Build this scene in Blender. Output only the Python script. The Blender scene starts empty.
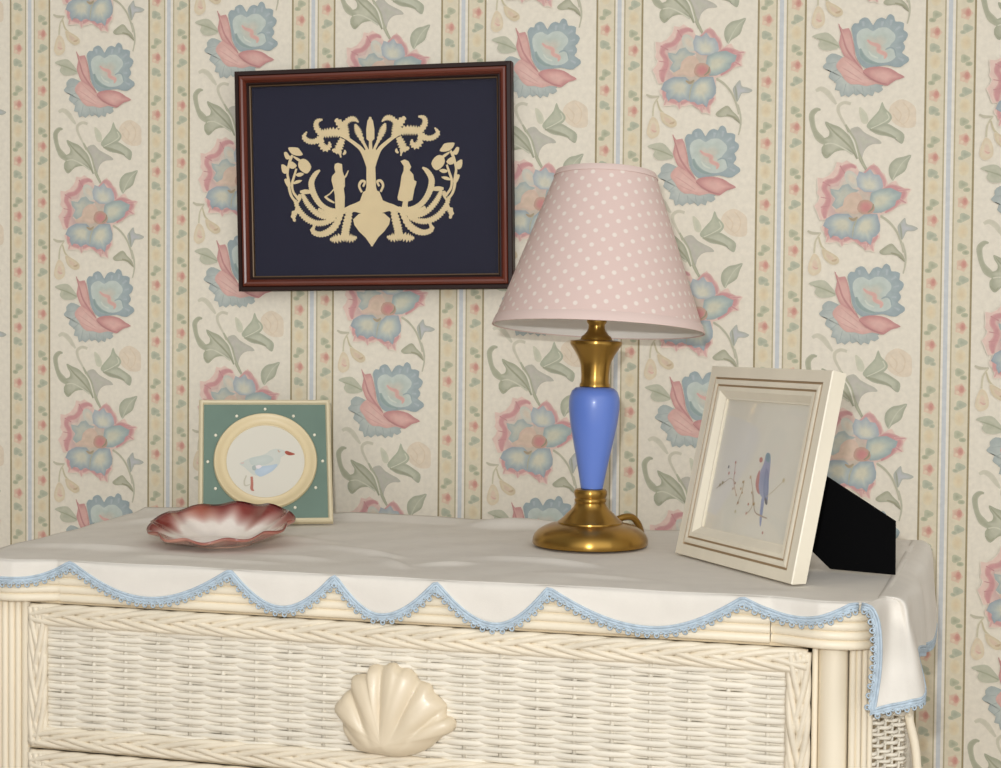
import bpy, bmesh, math, random
from mathutils import Vector, Matrix, Euler
random.seed(7)
PI = math.pi
C = bpy.context.scene.collection
S = bpy.context.scene

# ------------------------------------------------------------------ helpers
def lin(c):
    return tuple(((x / 255) / 12.92 if x / 255 <= .04045 else ((x / 255 + .055) / 1.055) ** 2.4) for x in c)

def mat(name, rgb=None, rough=.5, metal=0, attr=None, noise=0, nscale=30, stretch=(1, 1, 1), bump=0, bscale=200, spec=.5, coat=0, sub=0):
    m = bpy.data.materials.new(name); m.use_nodes = True
    nt = m.node_tree; b = nt.nodes['Principled BSDF']
    b.inputs['Roughness'].default_value = rough
    b.inputs['Metallic'].default_value = metal
    b.inputs['Specular IOR Level'].default_value = spec
    b.inputs['Coat Weight'].default_value = coat
    tc = nt.nodes.new('ShaderNodeTexCoord')
    src = None
    if attr:
        a = nt.nodes.new('ShaderNodeVertexColor'); a.layer_name = attr; src = a.outputs['Color']
    elif rgb:
        r = nt.nodes.new('ShaderNodeRGB'); r.outputs[0].default_value = (*lin(rgb), 1); src = r.outputs[0]
    if noise:
        mp = nt.nodes.new('ShaderNodeMapping'); mp.inputs['Scale'].default_value = stretch
        nt.links.new(tc.outputs['Object'], mp.inputs['Vector'])
        n = nt.nodes.new('ShaderNodeTexNoise'); n.inputs['Scale'].default_value = nscale; n.inputs['Detail'].default_value = 3
        nt.links.new(mp.outputs[0], n.inputs['Vector'])
        mr = nt.nodes.new('ShaderNodeMapRange'); mr.inputs[1].default_value = .25; mr.inputs[2].default_value = .75
        mr.inputs[3].default_value = 1 - noise; mr.inputs[4].default_value = 1 + noise * .35
        nt.links.new(n.outputs['Fac'], mr.inputs[0])
        mx = nt.nodes.new('ShaderNodeVectorMath'); mx.operation = 'SCALE'
        nt.links.new(src, mx.inputs[0]); nt.links.new(mr.outputs[0], mx.inputs['Scale'])
        src = mx.outputs[0]
    if src is not None:
        nt.links.new(src, b.inputs['Base Color'])
    if bump:
        n2 = nt.nodes.new('ShaderNodeTexNoise'); n2.inputs['Scale'].default_value = bscale
        nt.links.new(tc.outputs['Object'], n2.inputs['Vector'])
        bp = nt.nodes.new('ShaderNodeBump'); bp.inputs['Strength'].default_value = bump; bp.inputs['Distance'].default_value = .001
        nt.links.new(n2.outputs['Fac'], bp.inputs['Height']); nt.links.new(bp.outputs[0], b.inputs['Normal'])
    return m

class MB:
    """collects shapes of ONE mesh object"""
    def __init__(s): s.v = []; s.f = []; s.c = []
    def add(s, vs, fs, cols=None):
        o = len(s.v); s.v += [tuple(v) for v in vs]; s.f += [tuple(i + o for i in f) for f in fs]
        s.c += cols if cols else [(255, 255, 255)] * len(vs)
    def box(s, x0, x1, y0, y1, z0, z1):
        vs = [(x, y, z) for x in (x0, x1) for y in (y0, y1) for z in (z0, z1)]
        s.add(vs, [(0, 1, 3, 2), (4, 6, 7, 5), (0, 4, 5, 1), (2, 3, 7, 6), (0, 2, 6, 4), (1, 5, 7, 3)])
    def tube(s, pts, r, seg=6, closed=False, flat=1.0, up=Vector((0, 0, 1))):
        n = len(pts); P = [Vector(p) for p in pts]; vs = []; fs = []
        for i, p in enumerate(P):
            a = P[(i - 1) % n] if (closed or i > 0) else P[i]; b = P[(i + 1) % n] if (closed or i < n - 1) else P[i]
            t = (b - a).normalized() if (b - a).length > 1e-9 else Vector((1, 0, 0))
            u = up if abs(t.dot(up)) < .95 else (Vector((1, 0, 0)) if abs(t.x) < .9 else Vector((0, 1, 0)))
            x = t.cross(u).normalized(); y = x.cross(t).normalized()
            rr = r[i] if isinstance(r, (list, tuple)) else r
            for k in range(seg):
                an = 2 * PI * k / seg
                vs.append(p + x * (math.cos(an) * rr * flat) + y * (math.sin(an) * rr))
        m = n if closed else n - 1
        for i in range(m):
            j = (i + 1) % n
            for k in range(seg):
                l = (k + 1) % seg
                fs.append((i * seg + k, i * seg + l, j * seg + l, j * seg + k))
        if not closed:
            fs.append(tuple(range(seg))[::-1]); fs.append(tuple((n - 1) * seg + k for k in range(seg)))
        s.add(vs, fs)
    def lathe(s, prof, seg=64, cx=0, cy=0):
        vs = []; fs = []; n = len(prof)
        for r, z in prof:
            for k in range(seg):
                a = 2 * PI * k / seg; vs.append((cx + r * math.cos(a), cy + r * math.sin(a), z))
        for i in range(n - 1):
            for k in range(seg):
                l = (k + 1) % seg
                fs.append((i * seg + k, i * seg + l, (i + 1) * seg + l, (i + 1) * seg + k))
        if prof[0][0] > 1e-6: fs.append(tuple(range(seg))[::-1])
        if prof[-1][0] > 1e-6: fs.append(tuple((n - 1) * seg + k for k in range(seg)))
        s.add(vs, fs)
    def prism(s, poly, y0, y1):
        """polygon in XZ extruded along Y"""
        n = len(poly)
        vs = [(x, y0, z) for x, z in poly] + [(x, y1, z) for x, z in poly]
        fs = [tuple(range(n)), tuple(range(2 * n - 1, n - 1, -1))] + [(i, i + n, (i + 1) % n + n, (i + 1) % n) for i in range(n)]
        s.add(vs, fs)
    def sphere(s, c, r, seg=12, rings=8, sc=(1, 1, 1)):
        vs = []; fs = []
        for i in range(rings + 1):
            p = PI * i / rings
            for k in range(seg):
                a = 2 * PI * k / seg
                vs.append((c[0] + r * sc[0] * math.sin(p) * math.cos(a), c[1] + r * sc[1] * math.sin(p) * math.sin(a), c[2] + r * sc[2] * math.cos(p)))
        for i in range(rings):
            for k in range(seg):
                l = (k + 1) % seg; fs.append((i * seg + k, (i + 1) * seg + k, (i + 1) * seg + l, i * seg + l))
        s.add(vs, fs)
    def build(s, name, m, parent=None, smooth=True, colors=False, bevel=0, weld=False, recalc=True, angle=None):
        me = bpy.data.meshes.new(name); me.from_pydata(s.v, [], s.f)
        if colors:
            at = me.color_attributes.new('Col', 'FLOAT_COLOR', 'POINT')
            cache = {}
            flat = []
            for c in s.c:
                if c not in cache: cache[c] = (*lin(c), 1)
                flat += cache[c]
            at.data.foreach_set('color', flat)
        if weld or recalc:
            bm = bmesh.new(); bm.from_mesh(me)
            if weld: bmesh.ops.remove_doubles(bm, verts=bm.verts, dist=1e-5)
            if recalc: bmesh.ops.recalc_face_normals(bm, faces=bm.faces)
            bm.to_mesh(me); bm.free()
        me.materials.append(m)
        if smooth: me.polygons.foreach_set('use_smooth', [True] * len(me.polygons))
        o = bpy.data.objects.new(name, me); C.objects.link(o)
        if parent: o.parent = parent
        if bevel:
            b = o.modifiers.new('bevel', 'BEVEL'); b.width = bevel; b.segments = 2; b.limit_method = 'ANGLE'
        if angle is not None:
            me.set_sharp_from_angle(angle=math.radians(angle))
        return o

def tag(o, label=None, cat=None, group=None, kind=None):
    if label: o['label'] = label
    if cat: o['category'] = cat
    if group: o['group'] = group
    if kind: o['kind'] = kind
    return o

def thing(name, label, cat, loc=(0, 0, 0), rot=(0, 0, 0)):
    o = bpy.data.objects.new(name, None); C.objects.link(o)
    o.empty_display_size = .05
    o.location = loc; o.rotation_euler = rot
    return tag(o, label, cat)

def cr(pts, n=4, closed=False):
    """Catmull-Rom through tuples of any length"""
    out = []; L = len(pts); m = L if closed else L - 1
    for i in range(m):
        p1 = pts[i]; p2 = pts[(i + 1) % L]
        p0 = pts[(i - 1) % L] if closed or i > 0 else p1
        p3 = pts[(i + 2) % L] if closed or i < L - 2 else p2
        for k in range(n):
            t = k / n
            out.append(tuple(.5 * (2 * b + (c - a) * t + (2 * a - 5 * b + 4 * c - d) * t * t + (3 * b - a - 3 * c + d) * t ** 3)
                             for a, b, c, d in zip(p0, p1, p2, p3)))
    if not closed: out.append(tuple(pts[-1]))
    return out

def mixc(a, b, t):
    return tuple(int(round(x + (y - x) * t)) for x, y in zip(a, b))

# ------------------------------------------------------------------ wallpaper
PAPER = (231, 223, 206)
def pt(zoff, pts): return [(p[0], p[1] + zoff) + tuple(p[2:]) for p in pts]
O5, O6, O7 = 0.0, 691.5, 1229.0
FADE = .39
motif = []            # (list of (x,y) verts, faces, colours)
def blob(zo, pts, edge, mid, cen, center=None, smooth=3, halo=0, rim=.88, jag=0):
    P = pt(zo, pts)
    if smooth > 1: P = cr(P, smooth, True)
    cx, cy = (center[0], center[1] + zo) if center else (sum(p[0] for p in P) / len(P), sum(p[1] for p in P) / len(P))
    rings = ([(1 + halo, PAPER)] if halo else []) + [(1, edge), (rim, edge), (.62, mid), (.3, cen)]
    vs = []; cs = []; fs = []; n = len(P)
    for ri, (f, c) in enumerate(rings):
        for p in P:
            vs.append((cx + (p[0] - cx) * f, cy + (p[1] - cy) * f)); cs.append(c)
    for i in range(len(rings) - 1):
        for k in range(n):
            l = (k + 1) % n; fs.append((i * n + k, (i + 1) * n + k, (i + 1) * n + l, i * n + l))
    vs.append((cx, cy)); cs.append(cen); b = (len(rings) - 1) * n
    for k in range(n): fs.append((b + k, len(vs) - 1, b + (k + 1) % n))
    motif.append((vs, fs, [mixc(c, PAPER, FADE) for c in cs]))
def stroke(zo, pts, cc, ce, n=4):
    """variable-width painted stroke: (x, y, full width)"""
    P = cr(pt(zo, pts), n)
    vs = []; cs = []; fs = []
    for i, p in enumerate(P):
        a = P[max(0, i - 1)]; b = P[min(len(P) - 1, i + 1)]
        dx, dy = b[0] - a[0], b[1] - a[1]; L = math.hypot(dx, dy) or 1
        nx, ny = -dy / L, dx / L; w = max(p[2], 1) / 2
        for s_, c in ((-1, ce), (-.45, cc), (.45, cc), (1, ce)):
            vs.append((p[0] + nx * w * s_, p[1] + ny * w * s_)); cs.append(c)
    for i in range(len(P) - 1):
        for k in range(3): fs.append((i * 4 + k, i * 4 + k + 1, i * 4 + k + 5, i * 4 + k + 4))
    motif.append((vs, fs, [mixc(c, PAPER, FADE) for c in cs]))

GR, GRD, GRL = (163, 167, 143), (128, 133, 106), (186, 186, 162)
PK, PKD, PKL = (205, 141, 136), (181, 104, 108), (222, 178, 168)
BL, BLD, BLL = (152, 171, 176), (120, 144, 158), (178, 193, 188)
BG = (204, 197, 168)
# faint peach flower
blob(O7, [(600, 225), (660, 200), (735, 250), (745, 320), (738, 390), (670, 398), (615, 372), (585, 330), (575, 270)], (221, 201, 176), (222, 203, 178), (224, 205, 180))
for q in ([(610, 250, 8), (650, 300, 10), (640, 350, 7)], [(660, 220, 7), (700, 280, 10), (690, 350, 8), (650, 380, 6)], [(600, 300, 7), (625, 340, 8), (680, 390, 6)]):
    stroke(O7, q, (214, 190, 158), (220, 200, 175))
# tendrils over the leaves
stroke(O7, [(108, 130, 22), (140, 115, 34), (180, 140, 38), (215, 190, 30), (240, 225, 14)], (192, 188, 166), (205, 199, 180))
stroke(O7, [(332, 225, 22), (290, 215, 24), (255, 240, 24), (258, 290, 20), (300, 375, 14)], (190, 185, 164), (202, 196, 176))
# trumpet leaves on the right
blob(O7, [(385, 250), (425, 280), (445, 330), (435, 365), (400, 350)], (196, 196, 172), (190, 192, 168), (184, 188, 164))
blob(O7, [(530, 215), (550, 260), (585, 300), (592, 335), (560, 372), (505, 385), (455, 405), (435, 375), (470, 325), (510, 275)], (146, 156, 131), (156, 165, 140), (163, 171, 147), rim=.8)
blob(O7, [(455, 402), (500, 372), (560, 366), (620, 400), (672, 445), (664, 505), (640, 500), (615, 470), (580, 455), (525, 448), (485, 432)], (140, 148, 124), (166, 172, 149), (172, 178, 156), rim=.82)
stroke(O7, [(455, 402, 18), (510, 425, 30), (580, 448, 22), (620, 470, 10)], (121, 128, 102), (150, 158, 133))
stroke(O7, [(560, 290, 8), (575, 330, 10), (530, 365, 8), (460, 400, 8)], (198, 202, 180), (170, 178, 155))
# grey-mauve lobe
blob(O7, [(325, 415), (378, 385), (420, 425), (470, 455), (512, 478), (530, 505), (480, 508), (445, 525), (420, 560), (405, 615), (385, 570), (370, 500)], (162, 162, 150), (170, 168, 160), (168, 170, 155))
# big curling leaf
stroke(O7, [(140, 262, 12), (112, 262, 32), (85, 295, 38), (88, 350, 34), (104, 410, 34), (135, 460, 50), (175, 495, 36)], (140, 145, 118), (165, 168, 142))
blob(O7, [(172, 345), (215, 365), (262, 385), (305, 425), (340, 470), (362, 525), (380, 600), (345, 565), (292, 548), (235, 560), (185, 605), (155, 575), (150, 530), (165, 500), (140, 470), (190, 452), (198, 415), (178, 380)], (136, 142, 116), (163, 168, 143), (172, 175, 152), center=(265, 480), rim=.86)
stroke(O7, [(185, 365, 8), (230, 420, 14), (290, 480, 16), (345, 545, 14), (378, 610, 12)], (118, 124, 96), (150, 156, 130))
stroke(O7, [(170, 505, 8), (220, 500, 12), (290, 535, 12), (350, 580, 10)], (196, 198, 176), (168, 172, 148))
stroke(O7, [(155, 560, 14), (185, 590, 18), (205, 570, 8)], (124, 130, 103), (146, 152, 126))
stroke(O7, [(300, 370, 12), (330, 430, 20), (360, 490, 22), (380, 560, 20), (408, 630, 22), (440, 692, 14)], (151, 156, 128), (126, 132, 104))
stroke(O7, [(318, 425, 6), (350, 480, 12), (370, 545, 10), (384, 600, 6)], (222, 222, 206), (190, 192, 170))
# single leaf
blob(O7, [(718, 588), (700, 640), (680, 700), (625, 740), (604, 765), (580, 715), (584, 655), (622, 612), (668, 600)], (140, 147, 124), (156, 162, 138), (164, 170, 146), rim=.84)
stroke(O7, [(604, 762, 8), (630, 700, 10), (665, 640, 8), (712, 595, 5)], (184, 188, 166), (158, 164, 140))
# stem with tulip and leaf
stroke(O5, [(505, 490, 18), (575, 535, 16), (630, 605, 14), (665, 690, 15), (682, 760, 14)], (160, 161, 136), (180, 178, 154))
stroke(O6, [(672, 0, 14), (690, 70, 14), (694, 140, 12), (680, 215, 9)], (165, 166, 142), (190, 186, 162))
blob(O5, [(640, 580), (660, 545), (686, 518), (697, 560), (735, 572), (768, 592), (742, 610), (700, 612), (685, 640), (668, 672), (650, 630)], (150, 158, 150), (158, 165, 168), (165, 170, 180), center=(680, 595))
stroke(O5, [(655, 560, 10), (662, 610, 16), (668, 665, 8)], (122, 132, 116), (150, 158, 148))
blob(O6, [(528, 62), (560, 30), (605, 5), (640, 45), (678, 88), (690, 138), (655, 100), (605, 82), (550, 84)], (140, 142, 116), (158, 160, 134), (166, 168, 144), center=(610, 62), rim=.8)
stroke(O6, [(600, 70, 10), (650, 88, 16), (684, 128, 8)], (116, 118, 88), (146, 148, 122))
# bell sprig
stroke(O5, [(68, 605, 12), (100, 622, 22), (155, 622, 12)], (172, 168, 142), (190, 184, 160))
stroke(O5, [(150, 625, 10), (120, 680, 12), (112, 770, 12)], (186, 180, 148), (206, 196, 170))
stroke(O5, [(140, 650, 10), (160, 715, 14), (200, 755, 12)], (180, 170, 130), (204, 192, 164))
blob(O6, [(108, 78), (140, 98), (157, 155), (150, 205), (108, 228), (76, 195), (84, 130)], (214, 194, 158), (218, 202, 170), (216, 184, 158), halo=.08)
blob(O6, [(165, 45), (205, 60), (262, 100), (268, 138), (232, 152), (188, 122), (170, 90)], (202, 180, 142), (210, 192, 156), (206, 176, 148), halo=.08)
stroke(O6, [(105, 165, 8), (125, 180, 14), (140, 175, 6)], (206, 150, 136), (216, 180, 160))
stroke(O6, [(225, 125, 12), (245, 122, 20), (258, 112, 8)], (176, 142, 108), (202, 176, 140))
# ---- rose-blue blossom
blob(O6, [(150, 495), (172, 470), (170, 440), (205, 408), (255, 422), (330, 470), (430, 560), (545, 620), (525, 648), (535, 668), (505, 690), (482, 680), (470, 712), (440, 698), (420, 718), (398, 692), (365, 706), (348, 690), (318, 716), (296, 700), (268, 712), (258, 670), (228, 662), (238, 620), (205, 590), (188, 570), (200, 530), (162, 515)],
     (134, 153, 156), (156, 171, 171), (165, 178, 176), center=(300, 590), smooth=2, rim=.93)
for q in ([(300, 620, 5), (285, 690, 8)], [(350, 640, 5), (355, 690, 7)], [(400, 640, 5), (412, 700, 7)], [(455, 645, 5), (460, 695, 7)], [(250, 520, 5), (205, 540, 7)], [(235, 470, 5), (180, 480, 7)], [(262, 575, 5), (225, 610, 7)]):
    stroke(O6, q, (122, 142, 146), (150, 166, 166), 2)
blob(O6, [(82, 288), (122, 268), (180, 265), (226, 312), (255, 362), (212, 382), (150, 382), (120, 348), (128, 315)], (166, 171, 147), (170, 174, 150), (156, 162, 137), halo=.05)
stroke(O6, [(110, 300, 6), (180, 325, 14), (250, 360, 10)], (126, 134, 106), (156, 161, 136))
blob(O6, [(235, 492), (250, 462), (285, 432), (335, 458), (402, 520), (430, 560), (465, 602), (552, 632), (545, 642), (490, 628), (430, 642), (380, 628), (328, 626), (288, 590), (266, 550), (243, 520)], PK, (215, 156, 150), (220, 166, 158), center=(345, 560), smooth=2)
for q in ([(260, 500, 4), (320, 540, 8), (400, 600, 5)], [(285, 560, 4), (340, 590, 7), (420, 628, 4)], [(290, 455, 4), (350, 510, 8), (420, 570, 5)]):
    stroke(O6, q, (196, 128, 126), (212, 152, 146))
blob(O6, [(243, 198), (272, 242), (312, 235), (334, 300), (350, 380), (356, 430), (385, 490), (402, 522), (340, 468), (285, 430), (262, 375), (250, 335), (262, 265)], (186, 112, 114), PK, (210, 146, 142), center=(312, 360), smooth=2)
stroke(O6, [(248, 205, 6), (275, 300, 12), (300, 380, 14), (350, 460, 16), (402, 525, 8)], (167, 88, 94), (192, 122, 122))
# blue crown
blob(O6, [(328, 236), (340, 210), (352, 202), (374, 204), (380, 182), (410, 164), (434, 172), (450, 196), (464, 220), (474, 205), (490, 180), (520, 168), (545, 180), (556, 158), (574, 146), (596, 164), (605, 198), (630, 200), (660, 214), (656, 256), (672, 270), (686, 292), (672, 328), (655, 345), (668, 370), (664, 395), (650, 418), (690, 448), (692, 476), (664, 498), (640, 515), (600, 512), (560, 500), (500, 506), (440, 520), (400, 500), (370, 450), (356, 400), (345, 330), (336, 280)],
     (112, 137, 152), (128, 152, 164), (140, 164, 170), center=(500, 350), smooth=2, rim=.95)
for q in ([(400, 190, 22), (405, 225, 16)], [(525, 195, 22), (520, 230, 14)], [(580, 185, 22), (575, 225, 14)], [(635, 235, 22), (605, 260, 14)], [(655, 300, 18), (620, 310, 12)], [(640, 380, 18), (610, 380, 12)], [(660, 470, 22), (625, 450, 12)]):
    stroke(O6, q, (142, 163, 176), (122, 146, 160), 2)
blob(O6, [(362, 285), (380, 255), (405, 242), (432, 240), (465, 262), (500, 240), (550, 238), (582, 262), (606, 292), (602, 330), (572, 368), (602, 402), (612, 440), (582, 472), (530, 484), (470, 474), (420, 452), (386, 402), (365, 340)], (176, 194, 192), (166, 185, 180), (182, 180, 168), center=(490, 360), smooth=2, rim=.9)
stroke(O6, [(385, 380, 16), (400, 430, 34), (445, 472, 30), (510, 492, 12)], (98, 129, 134), (134, 160, 162))
stroke(O6, [(545, 392, 8), (575, 378, 14), (602, 392, 14), (612, 440, 8)], (110, 136, 150), (146, 170, 172))
stroke(O6, [(430, 320, 12), (455, 345, 22), (500, 365, 32), (505, 400, 30), (545, 425, 30), (540, 455, 10)], (207, 141, 136), (208, 168, 156))
stroke(O6, [(440, 400, 8), (460, 430, 16), (500, 450, 14)], (196, 208, 200), (170, 188, 182))
blob(O6, [(404, 542), (440, 514), (510, 508), (580, 524), (628, 558), (670, 586), (612, 606), (572, 636), (550, 642), (500, 622), (450, 592)], (179, 98, 102), (200, 126, 124), (214, 150, 146), smooth=2, rim=.86)
stroke(O6, [(408, 545, 8), (450, 585, 14), (510, 620, 14), (560, 632, 8)], (158, 78, 86), (186, 112, 114))
# ---- daisy blossom
DH = [(130, 235), (165, 240), (200, 222), (228, 190), (242, 165), (250, 128), (285, 135), (312, 118), (345, 140), (372, 150), (385, 185), (400, 205), (425, 200), (448, 190), (462, 160), (482, 138), (498, 165), (506, 190), (535, 205), (552, 220), (562, 258), (575, 285), (600, 268), (622, 262), (640, 295), (655, 312), (690, 312), (718, 322), (700, 352), (690, 385), (695, 418), (655, 425), (622, 442), (600, 470), (565, 484), (525, 498), (526, 560), (522, 600), (528, 650), (500, 680), (492, 720), (494, 752), (465, 738), (438, 742), (420, 710), (400, 700), (382, 682), (355, 680), (330, 692), (310, 690), (290, 714), (275, 690), (258, 680), (220, 685), (186, 684), (192, 650), (190, 620), (165, 600), (160, 575), (175, 550), (186, 525), (168, 530), (150, 528), (140, 500), (130, 470), (112, 430), (135, 400), (145, 370), (128, 340), (135, 310), (130, 270)]
blob(O5, DH, (224, 184, 174), (192, 150, 148), (184, 166, 150), center=(370, 420), smooth=1, rim=.93, halo=.03)
stroke(O5, [(372, 168, 14), (340, 152, 34), (292, 170, 46), (275, 215, 42), (240, 252, 40), (188, 268, 44), (172, 310, 40), (195, 355, 40), (198, 405, 44), (175, 460, 50), (178, 520, 18)], (187, 109, 117), (206, 146, 144))
for q in ([(270, 150, 10), (300, 205, 12)], [(160, 262, 10), (210, 292, 10)], [(150, 370, 6), (200, 380, 8)], [(150, 440, 8), (205, 430, 8)]):
    stroke(O5, q, (176, 96, 108), (194, 122, 126), 2)
# left inner petals
blob(O5, [(215, 300), (262, 292), (284, 236), (322, 196), (352, 205), (372, 240), (392, 300), (400, 380), (350, 420), (300, 440), (252, 470), (222, 440), (238, 385), (212, 345)], (206, 178, 168), (190, 184, 172), (190, 176, 156), center=(320, 350), smooth=1)
blob(O5, [(300, 205), (330, 185), (365, 205), (385, 240), (390, 300), (350, 300), (310, 262)], (186, 188, 180), (196, 192, 178), (206, 190, 170))
blob(O5, [(209, 311), (261, 322), (285, 288), (324, 277), (352, 311), (395, 324), (336, 360), (310, 393), (301, 438), (256, 461), (222, 427), (243, 382), (216, 349)], (132, 152, 156), (156, 168, 162), (170, 176, 162), smooth=1)
blob(O5, [(300, 380), (345, 340), (392, 345), (420, 400), (410, 470), (360, 490), (312, 470), (262, 480), (240, 460), (290, 430)], (200, 164, 144), (206, 172, 152), (196, 164, 140), smooth=2)
# red fringe
stroke(O5, [(182, 570, 14), (198, 632, 40), (250, 660, 36), (300, 672, 34), (350, 655, 30), (392, 680, 34), (440, 705, 44), (486, 678, 34), (516, 640, 14)], (190, 116, 122), (214, 164, 156))
for q in ([(205, 640, 24), (190, 684, 6)], [(285, 670, 30), (290, 712, 5)], [(430, 700, 40), (440, 742, 8)], [(470, 700, 40), (488, 748, 6)]):
    stroke(O5, q, (202, 138, 138), (218, 176, 166), 2)
stroke(O5, [(545, 320, 16), (590, 302, 34), (632, 318, 50), (668, 348, 60), (645, 392, 50), (602, 440, 44), (560, 482, 12)], (186, 106, 116), (210, 156, 152))
for q in ([(640, 330, 24), (712, 322, 5)], [(650, 390, 24), (690, 415, 5)]): stroke(O5, q, (190, 112, 120), (214, 164, 158), 2)
stroke(O5, [(392, 240, 10), (440, 190, 20), (482, 165, 40), (520, 215, 40), (548, 262, 36), (552, 300, 14)], (192, 122, 128), (214, 166, 160))
# blue petals
blob(O5, [(383, 299), (374, 242), (392, 191), (429, 205), (461, 175), (486, 214), (518, 217), (538, 255), (545, 299), (529, 331), (483, 338), (426, 335)], (138, 154, 172), (166, 178, 180), (196, 196, 176), center=(456, 300), smooth=1, rim=.92)
blob(O5, [(469, 343), (525, 316), (593, 309), (629, 329), (663, 345), (652, 386), (629, 399), (620, 433), (584, 458), (536, 481), (491, 485), (452, 465)], (118, 144, 154), (154, 174, 168), (190, 192, 168), center=(520, 400), smooth=1, rim=.9)
blob(O5, [(166, 571), (186, 521), (220, 499), (249, 486), (327, 488), (373, 532), (369, 608), (351, 663), (327, 647), (308, 652), (286, 669), (260, 645), (229, 641), (216, 660), (199, 619), (202, 595)], (116, 138, 156), (148, 166, 168), (190, 190, 168), center=(295, 560), smooth=1, rim=.92)
blob(O5, [(356, 588), (382, 533), (431, 489), (510, 491), (530, 566), (528, 610), (506, 645), (484, 654), (471, 709), (442, 680), (411, 689), (389, 667), (358, 667), (347, 630)], (116, 140, 158), (154, 172, 172), (198, 196, 172), center=(430, 570), smooth=1, rim=.92)
stroke(O5, [(385, 520, 8), (362, 580, 12), (355, 650, 6)], (136, 142, 120), (170, 174, 150))
# heart of the daisy
blob(O5, [(400, 400), (450, 392), (488, 425), (490, 468), (455, 492), (410, 488), (382, 455)], (170, 122, 104), (178, 102, 98), (184, 88, 94), smooth=2)
stroke(O5, [(330, 515, 10), (360, 530, 26), (385, 510, 8)], (132, 112, 82), (172, 156, 124))
stroke(O5, [(450, 480, 8), (478, 455, 16), (485, 420, 6)], (112, 96, 72), (160, 136, 112))

GX0, GW, PIT, GVS = -116.0, 1069.0, .2058, 5590.0
PER = .3105
tips = {-1: 1.3886, 0: 1.5244, 1: 1.5736, 2: 1.0899, 3: 1.5381, 4: 1.3961, 5: 1.5307, 6: 1.3627}
roses = {0: (1.452, 1.4709), 1: (1.5116, 1.5233), 2: (1.1682, 1.1040), 3: (1.1519, 1.1706), 4: (1.5314, 1.5037), 5: (1.5375, 1.4790), 6: (1.5160, 1.5385)}
def stripe_x(n): return -1.041 + PIT * n
EPS = 2.2e-5
def wallpaper():
    w = MB()
    x0, x1, z0, z1 = -1.95, 1.55, 0.0, 2.3
    def rect(a, b, c0, c1, lvl, col):
        y = -EPS * lvl
        w.add([(a, y, c0), (b, y, c0), (b, y, c1), (a, y, c1)], [(0, 1, 2, 3)], [col] * 4)
    rect(x0, x1, z0, z1, 0, PAPER)
    band, line, line2, white, blue = (221, 211, 186), (158, 144, 110), (184, 172, 142), (234, 227, 212), (202, 205, 206)
    for n in range(-4, 13):
        x = stripe_x(n)
        rect(x - .0296, x - .0070, z0, z1, 2, band); rect(x + .0070, x + .0296, z0, z1, 2, band)
        rect(x - .0058, x + .0058, z0, z1, 2, white)
        rect(x - .0030, x + .0022, z0, z1, 3, blue)
        for a, b, c in ((-.0304, -.0280, line), (.0280, .0304, line), (-.0074, -.0056, line2), (.0056, .0074, line2)):
            rect(x + a, x + b, z0, z1, 3, c)
        rl, rr = roses.get(n, (1.4 + .037 * n, 1.44 + .041 * n))
        for side, zr in ((-1, rl), (1, rr)):
            cx = x + side * .0182
            z = zr - math.ceil((zr - .05) / (PER / 4)) * (PER / 4)
            while z < z1 - .06:
                z += PER / 4
                if z < .13: continue
                def b_(dx, dz, rx, rz, ce, cc, ph=0.0, lobes=0):
                    ce = mixc(ce, band, .40); cc = mixc(cc, band, .40)
                    vs = [(cx + dx, -EPS * (4 + ph), z + dz)]; cs = [cc]; m = 15
                    for k in range(m):
                        a = 2 * PI * k / m; f = 1 + (.16 * math.cos(lobes * a) if lobes else 0)
                        vs.append((cx + dx + rx * f * math.cos(a), -EPS * (4 + ph), z + dz + rz * f * math.sin(a))); cs.append(ce)
                    w.add(vs, [(0, 1 + k, 1 + (k + 1) % m) for k in range(m)], cs)
                f = side
                b_(.000, -.036, .0064, .009, (224, 211, 178), (218, 192, 152), 0)
                b_(-.001 * f, .022, .0058, .0050, (176, 181, 154), (134, 146, 122), 0, 3)
                b_(.0040 * f, .0155, .0038, .0034, (172, 178, 150), (126, 138, 112), 1, 2)
                b_(.0015 * f, -.0185, .0062, .0052, (170, 178, 158), (138, 152, 136), 0, 3)
                b_(-.0035 * f, -.023, .0032, .0030, (178, 184, 162), (132, 144, 124), 1, 2)
                b_(.0, .0, .0070, .0078, (222, 190, 166), (202, 132, 122), 2, 5)
                b_(.0020, .0010, .0034, .0050, (206, 140, 128), (186, 92, 92), 3, 0)
                b_(-.0030, -.0030, .0022, .0022, (226, 192, 170), (228, 200, 178), 3)
    for n in range(-4, 12):
        tz = tips.get(n, 1.45 + .083 * ((n * 7) % 4))
        xs = stripe_x(n)
        k0 = math.ceil((-.1 - tz) / PER); k = k0
        while tz + k * PER < z1 + .15:
            base = tz + k * PER; k += 1
            for li, (vs, fs, cs) in enumerate(motif):
                y = -EPS * (5 + li)
                V = [(xs + (vx - GX0) / GW * PIT, y, base - (vy - 891) / GVS) for vx, vy in vs]
                zs = [v[2] for v in V]
                if max(zs) > z1 or min(zs) < .08: continue
                w.add(V, fs, cs)
    return w
M = {}
M['paper'] = mat('wallpaper', attr='Col', rough=.62, noise=.09, nscale=150, spec=.25)
wl = wallpaper().build('wall_back', M['paper'], smooth=False, colors=True, recalc=False)
tag(wl, kind='structure')

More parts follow.
